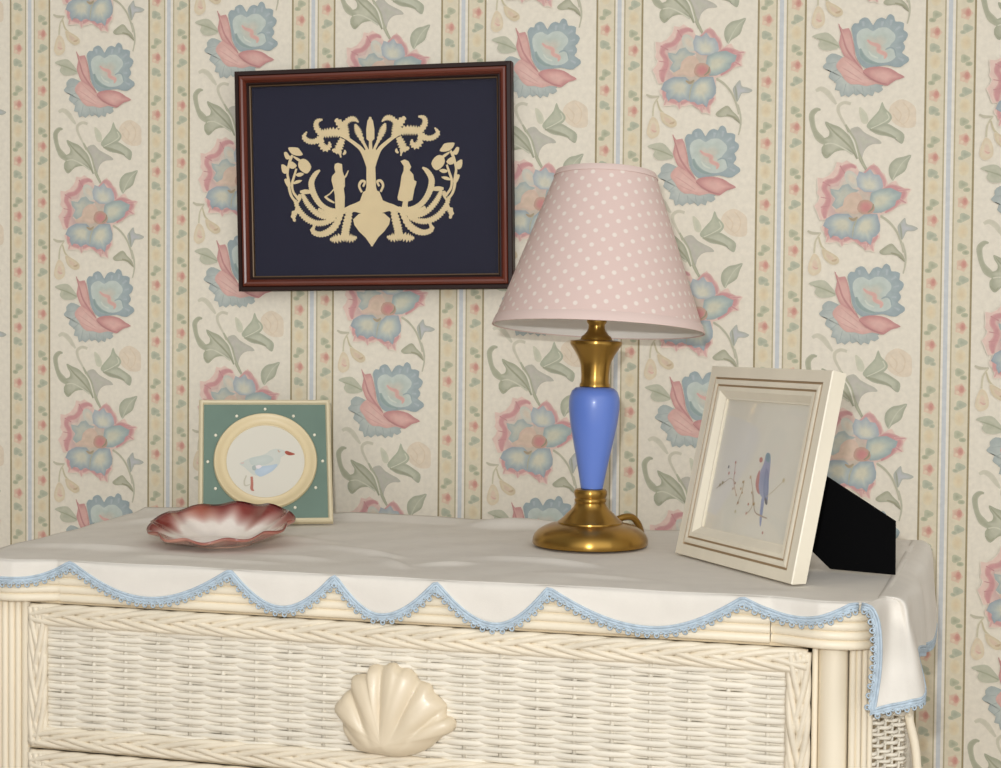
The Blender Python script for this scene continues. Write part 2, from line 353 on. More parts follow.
M['floor'] = mat('carpet', (168, 146, 120), rough=.95, noise=.2, nscale=180, bump=.6, bscale=500)
b = MB(); b.box(-1.95, 1.55, -3.2, 0, -.05, 0); tag(b.build('floor', M['floor'], smooth=False), kind='structure')
M['trim'] = mat('painted_trim', (232, 226, 212), rough=.4)
b = MB(); b.prism([(-1.95, 0), (1.55, 0), (1.55, .1), (-1.95, .1)], -.014, -.003)
tag(b.build('baseboard_back', M['trim'], smooth=False, bevel=.004), kind='structure')

# ------------------------------------------------------------------ dresser
DA = .066
DR = thing('wicker_dresser', 'cream wicker chest of drawers with a seashell pull below the tablecloth', 'dresser', (-.848, -.509, 0), (0, 0, -DA))
M['reed'] = mat('cream_reed', (245, 233, 209), rough=.42, noise=.10, nscale=26, stretch=(1, 1, .12))
M['reedh'] = mat('cream_reed_lengthwise', (245, 233, 209), rough=.42, noise=.10, nscale=26, stretch=(.12, 1, 1))
M['wick'] = mat('whitewashed_wicker', (238, 230, 213), rough=.55, noise=.12, nscale=55, stretch=(.35, 1, 1.6))
M['braid'] = mat('braided_reed', (238, 226, 203), rough=.45, noise=.14, nscale=60, stretch=(.3, 1, 1))
M['panel'] = mat('panel_backing', (214, 196, 164), rough=.8)
M['shellp'] = mat('cream_lacquer', (228, 212, 184), rough=.36, noise=.05, nscale=30, coat=.15)
TOPZ = .8985
def xl(y): return .022 - .037 * y / .44
def xr(y): return .933 + .037 * y / .44

# tabletop slab
b = MB()
pl = [(.028, .012), (.927, .012), (.964, .435), (-.009, .435)]
b.add([(x, y, z) for z in (.862, TOPZ - .001) for x, y in pl], [(3, 2, 1, 0), (4, 5, 6, 7), (0, 1, 5, 4), (1, 2, 6, 5), (2, 3, 7, 6), (3, 0, 4, 7)])
b.build('tabletop', M['reedh'], DR, smooth=False)
def reeded(path, mb, n=5, z0=.8565, z1=.8985):
    """half-round ridges swept along a plan path"""
    r = (z1 - z0) / n / 2; prof = []
    for k in range(n):
        zc = z0 + r * (2 * k + 1)
        for j in range(7):
            a = -PI / 2 + PI * j / 6
            if k and j == 0: continue
            prof.append((r * math.cos(a) * .75, zc + r * math.sin(a)))
    vs = []; fs = []; m = len(prof); L = len(path)
    for i, p in enumerate(path):
        a = path[max(0, i - 1)]; c = path[min(L - 1, i + 1)]
        dx, dy = c[0] - a[0], c[1] - a[1]; l = math.hypot(dx, dy)
        nx, ny = dy / l, -dx / l
        for o, z in prof: vs.append((p[0] + nx * (o - r * .75), p[1] + ny * (o - r * .75), z))
    for i in range(L - 1):
        for j in range(m - 1): fs.append((i * m + j, (i + 1) * m + j, (i + 1) * m + j + 1, i * m + j + 1))
    # back side so the strip is solid
    o = len(vs)
    for i, p in enumerate(path):
        a = path[max(0, i - 1)]; c = path[min(L - 1, i + 1)]
        dx, dy = c[0] - a[0], c[1] - a[1]; l = math.hypot(dx, dy); nx, ny = dy / l, -dx / l
        vs += [(p[0] - nx * .02, p[1] - ny * .02, z0), (p[0] - nx * .02, p[1] - ny * .02, z1)]
    for i in range(L - 1):
        fs += [(o + 2 * i, o + 2 * i + 1, o + 2 * i + 3, o + 2 * i + 2), (i * m, o + 2 * i, o + 2 * i + 2, (i + 1) * m), (i * m + m - 1, (i + 1) * m + m - 1, o + 2 * i + 3, o + 2 * i + 1)]
    for i in (0, L - 1):
        fs.append(tuple(i * m + j for j in range(m)) + (o + 2 * i + 1, o + 2 * i))
    mb.add(vs, fs)
b = MB(); reeded([(.117, 0), (.4, 0), (.838, 0)], b); b.build('front_molding', M['reedh'], DR, angle=70)
cpath = cr([(.8385, .004), (.858, -.003), (.882, -.0125), (.905, -.0125), (.924, -.004), (.9345, .016), (.937, .06), (.952, .22), (.970, .436)], 5)
b = MB(); reeded(cpath, b); b.build('corner_molding', M['reedh'], DR, angle=70)
b = MB(); reeded([(.955 - x, y) for x, y in cpath][::-1], b); b.build('corner_molding', M['reedh'], DR, angle=70)

# corner posts: bundles of poles and thin reeds
def post(name, reeds):
    b = MB()
    for x, y, r in reeds: b.tube([(x, y, .02), (x, y, .4), (x, y, .8575)], r, 14)
    return b.build(name, M['reed'], DR, angle=60)
post('corner_post', [(.8785, .008, .0028), (.8945, .012, .0135), (.9118, .006, .0030), (.9170, .007, .0026), (.9222, .010, .0028), (.9268, .016, .003)])
post('corner_post', [(.028, .016, .0032), (.0385, .010, .008), (.0508, .006, .0038), (.0585, .0055, .0036), (.0655, .0065, .0034), (.0735, .009, .0048)])
# carcass: sides, back, rails
b = MB()
b.add([(x, y, z) for z in (.06, .862) for x, y in ((.030, .03), (-.004, .43), (.010, .43), (.044, .03))], [(3, 2, 1, 0), (4, 5, 6, 7), (0, 1, 5, 4), (1, 2, 6, 5), (2, 3, 7, 6), (3, 0, 4, 7)])
b.build('side_panel', M['panel'], DR, smooth=False)
b = MB()
b.add([(x, y, z) for z in (.06, .862) for x, y in ((.906, .03), (.922, .025), (.948, .058), (.954, .43), (.940, .43), (.934, .07))], [(5, 4, 3, 2, 1, 0), (6, 7, 8, 9, 10, 11)] + [(i, (i + 1) % 6, (i + 1) % 6 + 6, i + 6) for i in range(6)])
b.build('side_panel', M['panel'], DR, smooth=False)
b = MB(); b.box(.0, .955, .425, .434, .06, .862); b.build('back_panel', M['panel'], DR, smooth=False)
b = MB(); b.box(.078, .878, .012, .03, .05, .092); b.build('bottom_rail', M['reedh'], DR, smooth=False, bevel=.003)
b = MB()
for q in range(6): z = .8555 - .152 * q; b.box(.074, .881, .006, .03, z - .0016, z + (.0012 if q else .003))
b.build('rail', M['panel'], DR, smooth=False)

# wicker: alternate over-and-under strands
def weave(x0, x1, z0, z1, stake, pitch, amp, rs, y0, mb, sub=6, seg=6, flat=1.0):
    nst = max(2, int(round((x1 - x0) / stake))); st = (x1 - x0) / nst
    rows = int((z1 - z0) / pitch)
    for k in range(rows):
        z = z0 + pitch * (k + .5)
        jz = random.uniform(-.10, .10) * pitch; pts = []; rad = []
        n = nst * sub
        for i in range(n + 1):
            x = x0 + (x1 - x0) * i / n
            t = (x - x0) / st - .5
            c = math.cos(PI * (t + k))
            s_ = math.copysign(abs(c) ** .7, c)
            pts.append((x, y0 - amp * s_, z + jz + .10 * pitch * math.sin(x * 37 + k * 1.7)))
            rad.append(rs * (1 + .10 * math.sin(x * 91 + k * 2.3)))
        mb.tube(pts, rad, seg, flat=flat)
    for i in range(nst):
        x = x0 + st * (i + .5)
        mb.tube([(x, y0 + amp * .7, z0), (x, y0 + amp * .7, z1)], rs * .8, 6)

def braid(x0, x1, z0, z1, mb, horiz=True, y0=0.0, nst=7, wl=.21):
    """flat plait of several reeds"""
    L = (x1 - x0) if horiz else (z1 - z0)
    mb.box(x0 + .001, x1 - .001, y0 + .0004, y0 + .009, z0 + .001, z1 - .001)
    W = ((z1 - z0) if horiz else (x1 - x0)) / 2
    c = ((z0 + z1) if horiz else (x0 + x1)) / 2
    n = max(16, int(L / .0035)); r = W * .31
    for k in range(nst):
        pts = []
        for i in range(n + 1):
            s_ = L * i / n; ph = 2 * PI * (s_ / wl + k / nst)
            a = (W - r * .8) * math.sin(ph); d = -.0012 * math.sin(2 * ph + .6) + .0008 * (k % 2)
            pts.append((x0 + s_, y0 + d, c + a) if horiz else (c + a, y0 + d, z0 + s_))
        mb.tube(pts, r, 7, flat=1 if horiz else 1)
    return mb
DX0, DX1, DH_ = .0795, .8760, .1508
proto = []
def make_drawer():
    d = MB(); d.box(DX0 + .006, DX1 - .006, .009, .36, -DH_ + .006, -.006)
    D = d.build('drawer', M['panel'], DR, smooth=False)
    w = MB(); weave(DX0 + .021, DX1 - .021, -DH_ + .020, -.0215, .0364, .0043, .0018, .0030, .0032, w, seg=8, flat=.55)
    w.build('woven_panel', M['wick'], D)
    p = MB()
    braid(DX0 + .004, DX1 - .004, -.0235, -.001, p); braid(DX0 + .004, DX1 - .004, -DH_ + .001, -DH_ + .0225, p)
    braid(DX0 + .001, DX0 + .023, -DH_ + .004, -.004, p, False); braid(DX1 - .023, DX1 - .001, -DH_ + .004, -.004, p, False)
    p.build('braided_border', M['braid'], D)
    # scallop shell pull
    out = [(85, 400), (100, 360), (122, 335), (150, 296), (192, 262), (192, 215), (205, 185), (252, 168), (298, 160), (308, 118), (350, 100), (402, 104), (440, 86), (478, 84), (512, 112), (556, 112), (600, 138), (628, 180), (665, 190), (702, 205), (722, 250), (762, 286), (800, 330), (798, 392), (835, 400), (862, 432), (848, 482), (780, 525), (700, 602), (600, 650), (500, 671), (400, 663), (270, 650), (205, 615), (150, 532), (130, 462)]
    out = cr(out, 5, True); hx, hy = 425, 585
    sx, sz = .1235 / 775, .09 / 585
    NR = 18; V = []; F = []; n = len(out)
    def pz(x, y): return (.419 + (x - 85) * sx, .7265 + .09 - (y - 85) * sz - .8548)
    for r in range(NR + 1):
        t = r / NR
        for (ox, oy) in out:
            x = hx + (ox - hx) * t; y = hy + (oy - hy) * t
            an = math.atan2(x - 418, -(y - 720)) + .00022 * (x - 418) * max(0, (y - 250)) / 300   # 0 = straight up
            low = max(0.0, min(1.0, (620 - y) / 190))
            rib = abs(math.sin(an * 7.4 + .30)) ** .55
            dome = (1 - t ** 3.2) ** .55 if t < 1 else 0
            h = .0045 + .016 * dome * (1 - .25 * t) + low * .0060 * (rib - .6) * min(1, t * 2.0)
            if t >= 1: h = .002
            X, Z = pz(x, y); V.append((X, -h + .0015, Z))
    for r in range(NR):
        for k in range(n):
            l = (k + 1) % n; F.append((r * n + k, r * n + l, (r + 1) * n + l, (r + 1) * n + k))
    s_ = MB(); s_.add(V, F)
    o = len(V); s_.v += [(v[0], .0015, v[2]) for v in V[NR * n:]]; s_.c += [(255,) * 3] * n
    s_.f += [(NR * n + k, NR * n + (k + 1) % n, o + (k + 1) % n, o + k) for k in range(n)] + [tuple(o + k for k in range(n))]
    s_.build('shell_pull', M['shellp'], D, weld=True)
    D.location = (0, 0, .8548)
    return D
D0 = make_drawer()
for q in range(1, 5):
    d = D0.copy(); C.objects.link(d); d.parent = DR; d.location = (0, 0, .8548 - .152 * q)
    for ch in D0.children:
        c = ch.copy(); C.objects.link(c); c.parent = d
# canted woven side with its pole
b = MB(); weave(0, .046, .07, .856, .0098, .0052, .0024, .0019, 0, b, sub=4, seg=5)
sv = b.build('side_weave', M['wick'], DR)
sv.location = (.9265, .017, 0); sv.rotation_euler = (0, 0, math.radians(48))
b = MB(); b.tube(cr([(.960, .056, .05), (.966, .056, .4), (.9715, .056, .62), (.9697, .055, .74), (.961, .054, .79), (.955, .053, .857)], 5), .0042, 10)
b.build('side_pole', M['reed'], DR)
b = MB(); weave(0, .355, .07, .856, .0142, .0054, .0026, .0021, 0, b, sub=4, seg=5)
sv = b.build('side_weave', M['wick'], DR); sv.location = (.957, .064, 0); sv.rotation_euler = (0, 0, math.radians(90 - 1.2))

# ------------------------------------------------------------------ tablecloth
TC = thing('tablecloth', 'white linen runner with blue scalloped crochet edge draped over the wicker dresser', 'tablecloth', (-.848, -.509, 0), (0, 0, -DA))
M['linen'] = mat('white_linen', (231, 225, 215), rough=.75, noise=.05, nscale=40, bump=.25, bscale=900, spec=.3)
M['crochet'] = mat('blue_crochet', (193, 209, 221), rough=.85, noise=.22, nscale=170)
scal = [(-.03, 1.146), (.014, 1.1275), (.0, 1.13)]
CUSP = [(-.012, .879), (.0802, .8775), (.1321, .8955), (.2211, .8627), (.3095, .8958), (.3652, .8614), (.4194, .8957), (.467, .8592), (.5234, .8945), (.5811, .8565), (.6332, .8944), (.7301, .8617), (.8139, .8945), (.865, .8795), (.9191, .9010)]
KIND = [0, 1, 0, 1, 0, 1, 0, 1, 0, 1, 0, 1, 0, 1, 0]      # 0 cusp, 1 lobe
def hem(x):
    for (a, za), (c, zc), ka in zip(CUSP, CUSP[1:], KIND):
        if a <= x <= c:
            t = (x - a) / (c - a)
            if ka == 1: t = 1 - t; za, zc = zc, za
            return za + (zc - za) * math.sin(PI / 2 * t) ** .95
    return .88
def bulge(x):
    d = x if x < .4775 else .955 - x
    for (a, ya), (c, yc) in zip([(.0, .02), (.02, .010), (.034, .004), (.05, .0125), (.073, .0125), (.097, .003), (.1165, -.002), (.12, 0)], [(.02, .010), (.034, .004), (.05, .0125), (.073, .0125), (.097, .003), (.1165, -.002), (.12, 0), (9, 0)]):
        if a <= d <= c: return ya + (yc - ya) * (d - a) / (c - a)
    return 0
def ridge(x, y, ax, ay, bx, by, h, w):
    dx, dy = bx - ax, by - ay; L2 = dx * dx + dy * dy
    t = max(0, min(1, ((x - ax) * dx + (y - ay) * dy) / L2))
    d = math.hypot(x - ax - dx * t, y - ay - dy * t)
    return h * math.exp(-(d / w) ** 2) * math.sin(PI * min(1, max(.02, (t * .96 + .02)))) ** .6
RID = [(.03, .085, .16, .09, .0035, .012), (.28, .10, .38, .085, .002, .010), (.34, .18, .45, .125, .0032, .009), (.42, .12, .475, .055, .003, .007), (.475, .085, .53, .11, .0028, .008),
       (.53, .15, .66, .125, .0036, .010), (.44, .405, .56, .415, .007, .016), (.03, .30, .10, .41, .004, .014), (.60, .06, .80, .055, .0016, .008), (.18, .05, .36, .05, .0016, .008), (.72, .33, .86, .36, .002, .012), (.20, .24, .33, .21, .002, .012)]
def to_local(wx, wy):
    dx, dy = wx + .848, wy + .509; c_, n_ = math.cos(DA), math.sin(DA)
    return dx * c_ - dy * n_, dx * n_ + dy * c_
FOOT = [(*to_local(-.2139, -.2746), .068), (*to_local(-.616, -.362), .045), (*to_local(-.6232, -.19), .09), (*to_local(-.04, -.40), .12), (*to_local(.06, -.41), .09)]
def clothz(x, y):
    h = .0009 + .0008 * math.sin(x * 9 + 1.3) * math.sin(y * 13 + .5) + .0006 * math.sin(x * 31 + y * 24) + .0004 * math.sin(x * 57 - y * 61)
    for r in RID: h += 1.4 * ridge(x, y, *r)
    if y > .40: h += .007 * max(0, min(1, (y - .40) / .035)) * (.5 + .5 * math.cos((x - .25) * 5.2)) * (1 if x < .6 else .3)
    for (fx, fy, fr) in FOOT:
        d = math.hypot(x - fx, y - fy)
        if d < fr + .03: h *= max(0, min(1, (d - fr) / .03))
    return TOPZ + .0006 + max(0, h) * min(1, .35 + y / .05)
b = MB()
NX, NY = 190, 80
V = []; F = []
for j in range(NY + 1):
    y = -.0015 + .4385 * j / NY
    for i in range(NX + 1):
        s_ = i / NX; x0 = xl(max(y, 0)) - .002; x1 = xr(max(y, 0)) + .004
        x = x0 + (x1 - x0) * s_
        yy = y - (bulge(x) if j == 0 else bulge(x) * max(0, 1 - y / .04))
        if x > .9191: yy = max(yy, -.014 + (x - .9191) * 1.8)
        V.append((x, yy, clothz(x, max(y, 0))))
for j in range(NY):
    for i in range(NX):
        F.append((j * (NX + 1) + i, j * (NX + 1) + i + 1, (j + 1) * (NX + 1) + i + 1, (j + 1) * (NX + 1) + i))
b.add(V, F)
# front flap
NF = 420; V = []; F = []; ND = 7
hemline = []
for i in range(NF + 1):
    x = .0195 + (.9191 - .0195) * i / NF
    zt = clothz(x, 0); zb = min(hem(x) + .0035, zt - .0015)
    for k in range(ND + 1):
        t = k / ND; z = zt + (zb - zt) * t
        yo = -.0015 - bulge(x) - .0022 * min(1, t * 4) - .0012 * t * (1 + math.sin(x * 40))
        V.append((x, yo, z))
    hemline.append(Vector((x, yo - .0006, zb)))
for i in range(NF):
    for k in range(ND): F.append((i * (ND + 1) + k, i * (ND + 1) + k + 1, (i + 1) * (ND + 1) + k + 1, (i + 1) * (ND + 1) + k))
b.add(V, F)
# left flap, hanging down the left end
V = []; F = []; NL = 120; hl = []
for i in range(NL + 1):
    y = -.012 + .45 * i / NL
    zt = clothz(xl(max(0, y)), max(0, y)); zb = zt - .016 - .028 * abs(math.sin(PI * (y + .02) / .115))
    for k in range(6):
        t = k / 5; V.append((xl(max(0, y)) - .002 - .009 * math.sin(t * PI / 2), y, zt + (zb - zt) * t ** 1.3))
    hl.append(Vector((V[-1][0] - .0006, y, zb)))
for i in range(NL):
    for k in range(5): F.append((i * 6 + k, (i + 1) * 6 + k, (i + 1) * 6 + k + 1, i * 6 + k + 1))
b.add(V, F)
# right-hand drape with its corner fold
COL = [[(0.9191, -0.016, 0.8992), (0.9287, -0.02, 0.8958), (0.9342, -0.022, 0.8771), (0.9347, -0.024, 0.844), (0.9302, -0.026, 0.808)],
 [(0.9330, .010, 0.9020), (0.9395, .022, 0.8960), (0.9425, .022, 0.8785), (0.9440, -0.010, 0.8459), (0.9440, -0.022, 0.8120)],
 [(0.9375, 0.024, 0.9018), (0.9490, .032, 0.8960), (0.9535, .030, 0.8776), (0.9575, -0.006, 0.8459), (0.9610, -0.018, 0.8160)],
 [(0.9400, 0.035, 0.9015), (0.9554, 0.036, 0.8965), (0.9610, 0.030, 0.8726), (0.9682, 0.008, 0.8475), (0.9746, 0.004, 0.8196)],
 [(0.9450, 0.09, 0.9015), (0.9596, 0.09, 0.8946), (0.9635, 0.085, 0.8776), (0.9665, 0.08, 0.8597), (0.9690, 0.075, 0.8418)],
 [(0.9510, 0.16, 0.9010), (0.9694, 0.17, 0.8915), (0.9756, 0.17, 0.8685), (0.9781, 0.17, 0.8414), (0.9784, 0.17, 0.8283)],
 [(0.9560, 0.22, 0.9010), (0.9704, 0.23, 0.8915), (0.9736, 0.23, 0.8685), (0.9761, 0.23, 0.8414), (0.9774, 0.23, 0.8183)],
 [(0.9605, 0.28, 0.9015), (0.9794, 0.3, 0.8940), (0.9851, 0.3, 0.8596), (0.9877, 0.3, 0.8273), (0.9892, 0.3, 0.8103)],
 [(0.9710, 0.41, 0.9025), (0.9872, 0.41, 0.8961), (0.9923, 0.41, 0.8538), (0.9952, 0.41, 0.8236), (0.9958, 0.41, 0.8068)],
 [(0.9730, 0.434, 0.9025), (0.9862, 0.436, 0.8961), (0.9913, 0.436, 0.8538), (0.9932, 0.436, 0.8236), (0.9938, 0.436, 0.8068)]]
for c_ in COL[1:]:
    y_ = c_[0][1]; x_ = xr(max(0, y_)) - .002
    c_[0] = (x_, y_, clothz(x_, max(0, y_)) + .0008)
cols = [cr(c, 5) for c in COL]
rows = list(zip(*cols)); G = [cr(list(r), 9) for r in rows]      # G[row][col]
V = [p for r in G for p in r]; nc = len(G[0]); F = []
for r in range(len(G) - 1):
    for k in range(nc - 1): F.append((r * nc + k, r * nc + k + 1, (r + 1) * nc + k + 1, (r + 1) * nc + k))
b.add(V, F)
dl = [Vector(r[0]) for r in G] + [Vector(p) for p in G[-1][1:]]
cl = b.build('cloth', M['linen'], TC, recalc=False)
sol = cl.modifiers.new('thick', 'SOLIDIFY'); sol.thickness = .0008; sol.offset = 0
# crochet edging following every hem
def resample(line, step):
    out = [line[0]]; acc = 0
    for a, c in zip(line, line[1:]):
        L = (c - a).length
        while acc + L >= step:
            t = (step - acc) / L; a = a + (c - a) * t; out.append(a); L = (c - a).length; acc = 0
        acc += L
    return out
def crochet(line, down, mb, w=.0085, step=.0042):
    P = resample(line, step)
    Q = []
    n = len(P)
    for i, p in enumerate(P):
        t = (P[min(n - 1, i + 2)] - P[max(0, i - 2)]).normalized()
        nrm = down(p, t); Q.append((p, t, nrm))
    mb.tube([q[0] - q[2] * .0012 for q in Q], .0013, 5)
    mb.tube([q[0] + q[2] * (.0012) for q in Q], .0014, 5)
    zz = []
    for i, (p, t, nm) in enumerate(Q):
        zz.append(p + nm * (.0018 if i % 2 == 0 else w * .62))
    mb.tube(zz, .0011, 5)
    zz = [p + nm * (.0018 if i % 2 else w * .60) for i, (p, t, nm) in enumerate(Q)]
    mb.tube(zz, .0010, 5)
    for i in range(0, n - 2, 2):                                  # picots
        p, t, nm = Q[i + 1]
        c = p + nm * (w * .72); ring = []
        for k in range(8):
            a = 2 * PI * k / 8; ring.append(c + t * (.0021 * math.cos(a)) + nm * (.0024 * math.sin(a)))
        mb.tube(ring, .0009, 4, closed=True, up=t.cross(nm))
e = MB()
crochet(hemline, lambda p, t: (Vector((0, -1, 0)).cross(t)).normalized() * (1 if Vector((0, -1, 0)).cross(t).z < 0 else -1), e)
def side_down(p, t):
    d = Vector((0, 0, -1)); d = d - t * d.dot(t)
    if d.length < .35: d = Vector((-1, 0, -.2)) - t * Vector((-1, 0, -.2)).dot(t)
    return d.normalized()
crochet(hl, side_down, e)
crochet(dl, side_down, e, w=.0075)
e.build('crochet_edging', M['crochet'], TC, recalc=False)

# ------------------------------------------------------------------ table lamp
CLZ = .9008
LP = thing('table_lamp', 'brass and blue table lamp with pink polka-dot shade', 'lamp', (-.2139, -.2746, CLZ + .0007))
M['brass'] = mat('brass', (178, 140, 72), rough=.24, metal=1, noise=.10, nscale=12)
M['blue'] = mat('blue_glaze', (98, 128, 208), rough=.32, noise=.05, nscale=9, coat=.25)
M['shade_in'] = mat('shade_lining', (250, 246, 238), rough=.8)
M['white'] = mat('bulb_glass', (240, 238, 230), rough=.3)
q = 1 / 892.0
b = MB(); b.lathe([(0, .0005), (.060, .0005), (.0640, .0010), (.0648, .0030), (.0644, .0075), (.0624, .0120), (.0585, .0162), (.0530, .0197), (.0465, .0224), (.0405, .0238), (.0375, .0244), (.0368, .0246), (.0365, .0262), (.0348, .0272), (.0305, .0308), (.0262, .0355), (.0215, .0396), (.0187, .0432), (.0170, .0468), (.0172, .0478), (.0180, .0490), (.0180, .0512), (.0170, .0526), (.0178, .0545), (.0186, .0575), (.0186, .0600), (.0170, .0625), (.0120, .0632)], 72)
b.build('base', M['brass'], LP, angle=40)
tilt = Euler((0, .020, 0))
b = MB(); b.lathe([(.0100, .0625), (.0124, .0635), (.0132, .0680), (.0155, .0809), (.0190, .0992), (.0228, .1175), (.0264, .1357), (.0284, .1530), (.0285, .1600), (.0278, .1660), (.0256, .1722), (.0215, .1758), (.0160, .1772)], 64)
o = b.build('body', M['blue'], LP, angle=50); o.rotation_euler = tilt
b = MB(); b.lathe([(.0150, .1765), (.0172, .1775), (.0172, .1800), (.0158, .1820), (.0157, .1905), (.0167, .2010), (.0182, .2065), (.0210, .2123), (.0245, .2178), (.0269, .2215), (.0290, .2243), (.0293, .2262), (.0288, .2283), (.0180, .2298), (.0172, .2315), (.0165, .2335), (.0140, .2350), (.0103, .2395), (.0092, .2430), (.0092, .2465), (.0110, .2490), (.0112, .2515), (.0098, .2535), (.0090, .2560), (.0090, .2850), (.0, .2850)], 64)
o = b.build('neck', M['brass'], LP, angle=40); o.rotation_euler = tilt
b = MB(); b.lathe([(.0, .2845), (.016, .2845), (.0175, .29), (.0175, .325), (.015, .33), (0, .33)], 32)
o = b.build('socket', M['brass'], LP, angle=40); o.rotation_euler = tilt
b = MB(); b.lathe([(.0, .33), (.012, .33), (.014, .345), (.024, .365), (.0295, .385), (.027, .405), (.016, .418), (0, .422)], 32)
o = b.build('bulb', M['white'], LP); o.rotation_euler = tilt
bn = M['brass'].node_tree; tg = bn.nodes.new('ShaderNodeTangent'); tg.direction_type = 'RADIAL'; tg.axis = 'Z'
pb = bn.nodes['Principled BSDF']; pb.inputs['Anisotropic'].default_value = .8; pb.inputs['Anisotropic Rotation'].default_value = .25; pb.inputs['Roughness'].default_value = .28
bn.links.new(tg.outputs[0], pb.inputs['Tangent'])
def translucent(m, w):
    nt = m.node_tree; out = nt.nodes['Material Output']; p = nt.nodes['Principled BSDF']
    t = nt.nodes.new('ShaderNodeBsdfTranslucent'); mx = nt.nodes.new('ShaderNodeMixShader'); mx.inputs[0].default_value = w
    if p.inputs['Base Color'].links: nt.links.new(p.inputs['Base Color'].links[0].from_socket, t.inputs['Color'])
    nt.links.new(p.outputs[0], mx.inputs[1]); nt.links.new(t.outputs[0], mx.inputs[2]); nt.links.new(mx.outputs[0], out.inputs[0])
# shade
def dots():
    m = bpy.data.materials.new('pink_dotted_cotton'); m.use_nodes = True; nt = m.node_tree; bs = nt.nodes['Principled BSDF']
    bs.inputs['Roughness'].default_value = .8; bs.inputs['Specular IOR Level'].default_value = .2
    uv = nt.nodes.new('ShaderNodeUVMap'); uv.uv_map = 'Cone'
    mp = nt.nodes.new('ShaderNodeMapping'); mp.inputs['Rotation'].default_value = (0, 0, .16)
    nt.links.new(uv.outputs[0], mp.inputs['Vector'])
    def V(op, a, b_=None):
        n = nt.nodes.new('ShaderNodeVectorMath'); n.operation = op
        nt.links.new(a, n.inputs[0])
        if b_ is not None: n.inputs[1].default_value = b_
        return n
    ds = []
    for off in ((0, 0, 0), (.5, .5, 0)):
        s_ = V('DIVIDE', mp.outputs[0], (.0208, .0174, 1)); a = V('ADD', s_.outputs[0], off); f = V('FRACTION', a.outputs[0])
        c = V('SUBTRACT', f.outputs[0], (.5, .5, 0)); sc = V('MULTIPLY', c.outputs[0], (.0208, .0174, 0)); L = V('LENGTH', sc.outputs[0]); ds.append(L.outputs['Value'])
    mn = nt.nodes.new('ShaderNodeMath'); mn.operation = 'MINIMUM'; nt.links.new(ds[0], mn.inputs[0]); nt.links.new(ds[1], mn.inputs[1])
    mr = nt.nodes.new('ShaderNodeMapRange'); mr.inputs[1].default_value = .0019; mr.inputs[2].default_value = .0031; mr.inputs[3].default_value = 1; mr.inputs[4].default_value = 0
    nt.links.new(mn.outputs[0], mr.inputs[0])
    mx = nt.nodes.new('ShaderNodeMix'); mx.data_type = 'RGBA'
    mx.inputs[6].default_value = (*lin((231, 206, 198)), 1); mx.inputs[7].default_value = (*lin((243, 231, 222)), 1)
    nt.links.new(mr.outputs[0], mx.inputs[0]); nt.links.new(mx.outputs[2], bs.inputs['Base Color'])
    return m
M['dots'] = dots()
translucent(M['dots'], .15); translucent(M['shade_in'], .15)
SH = .1745; RB, RT = .1175, .0555; ZB = .2420
def shade_shell():
    seg = 96; sl = math.hypot(SH, RB - RT); k = (RB - RT) / sl
    me = bpy.data.meshes.new('shade'); V = []; F = []; UV = []
    ring = [(RB, 0), (RB - (RB - RT) * .25, SH * .25), (RB - (RB - RT) * .5, SH * .5), (RB - (RB - RT) * .75, SH * .75), (RT, SH), (RT - .0012, SH), (RB - .0014, 0)]
    for r, z in ring:
        for s_ in range(seg + 1):
            a = 2 * PI * s_ / seg - PI / 2 + PI
            V.append((r * math.cos(a), r * math.sin(a), z)); rho = r / k; fa = (2 * PI * s_ / seg - PI) * k
            UV.append((rho * math.sin(fa), -rho * math.cos(fa)))
    n = seg + 1
    for i in range(len(ring)):
        j = (i + 1) % len(ring)
        for s_ in range(seg): F.append((i * n + s_, i * n + s_ + 1, j * n + s_ + 1, j * n + s_))
    me.from_pydata(V, [], F)
    ul = me.uv_layers.new(name='Cone')
    for lp in me.loops: ul.data[lp.index].uv = UV[lp.vertex_index]
    me.materials.append(M['dots']); me.materials.append(M['shade_in'])
    for i, p in enumerate(me.polygons):
        p.use_smooth = True
        if i >= seg * 5: p.material_index = 1
    me.set_sharp_from_angle(angle=math.radians(50))
    return me
sh = bpy.data.objects.new('shade', shade_shell()); C.objects.link(sh); sh.parent = LP
sh.location = (.0065, 0, ZB); sh.rotation_euler = (math.radians(-4.7), math.radians(1.8), 0)
M['trim_pink'] = mat('pale_pink_tape', (224, 201, 193), rough=.8)
def taper(z0, z1):
    r0 = RB - (RB - RT) * z0 / SH; r1 = RB - (RB - RT) * z1 / SH
    b = MB(); prof = [(r0 + .0006, z0), (r0 + .0010, z0 + .0004), (r1 + .0009, z1 - .0004), (r1 + .0002, z1), (r0 + .0000, z0 + .0008), (r0 - .0004, z0), (r0 + .0006, z0)]
    b.lathe(prof, 96); b.f = [f for f in b.f if len(f) == 4]; return b
o = taper(-.0012, .0095).build('shade_trim', M['trim_pink'], sh, angle=40)
o = taper(SH - .006, SH + .001).build('shade_trim', M['trim_pink'], sh, angle=40)
b = MB()
for k in range(3):
    a = 2 * PI * k / 3 + .5; b.tube([(0, 0, SH - .012), (.02 * math.cos(a), .02 * math.sin(a), SH - .012), ((RT + .001) * math.cos(a), (RT + .001) * math.sin(a), SH - .005)], .0014, 6)
b.lathe([(0, SH - .014), (.007, SH - .014), (.007, SH - .010), (0, SH - .010)], 16)
b.build('shade_spider', M['brass'], sh)
b = MB()
for sx_ in (-1, 1):
    b.tube(cr([(.012 * sx_, 0, .288), (.034 * sx_, 0, .305), (.040 * sx_, 0, .35), (.030 * sx_, 0, .395), (.0, 0, .4145)], 6), .0012, 6)
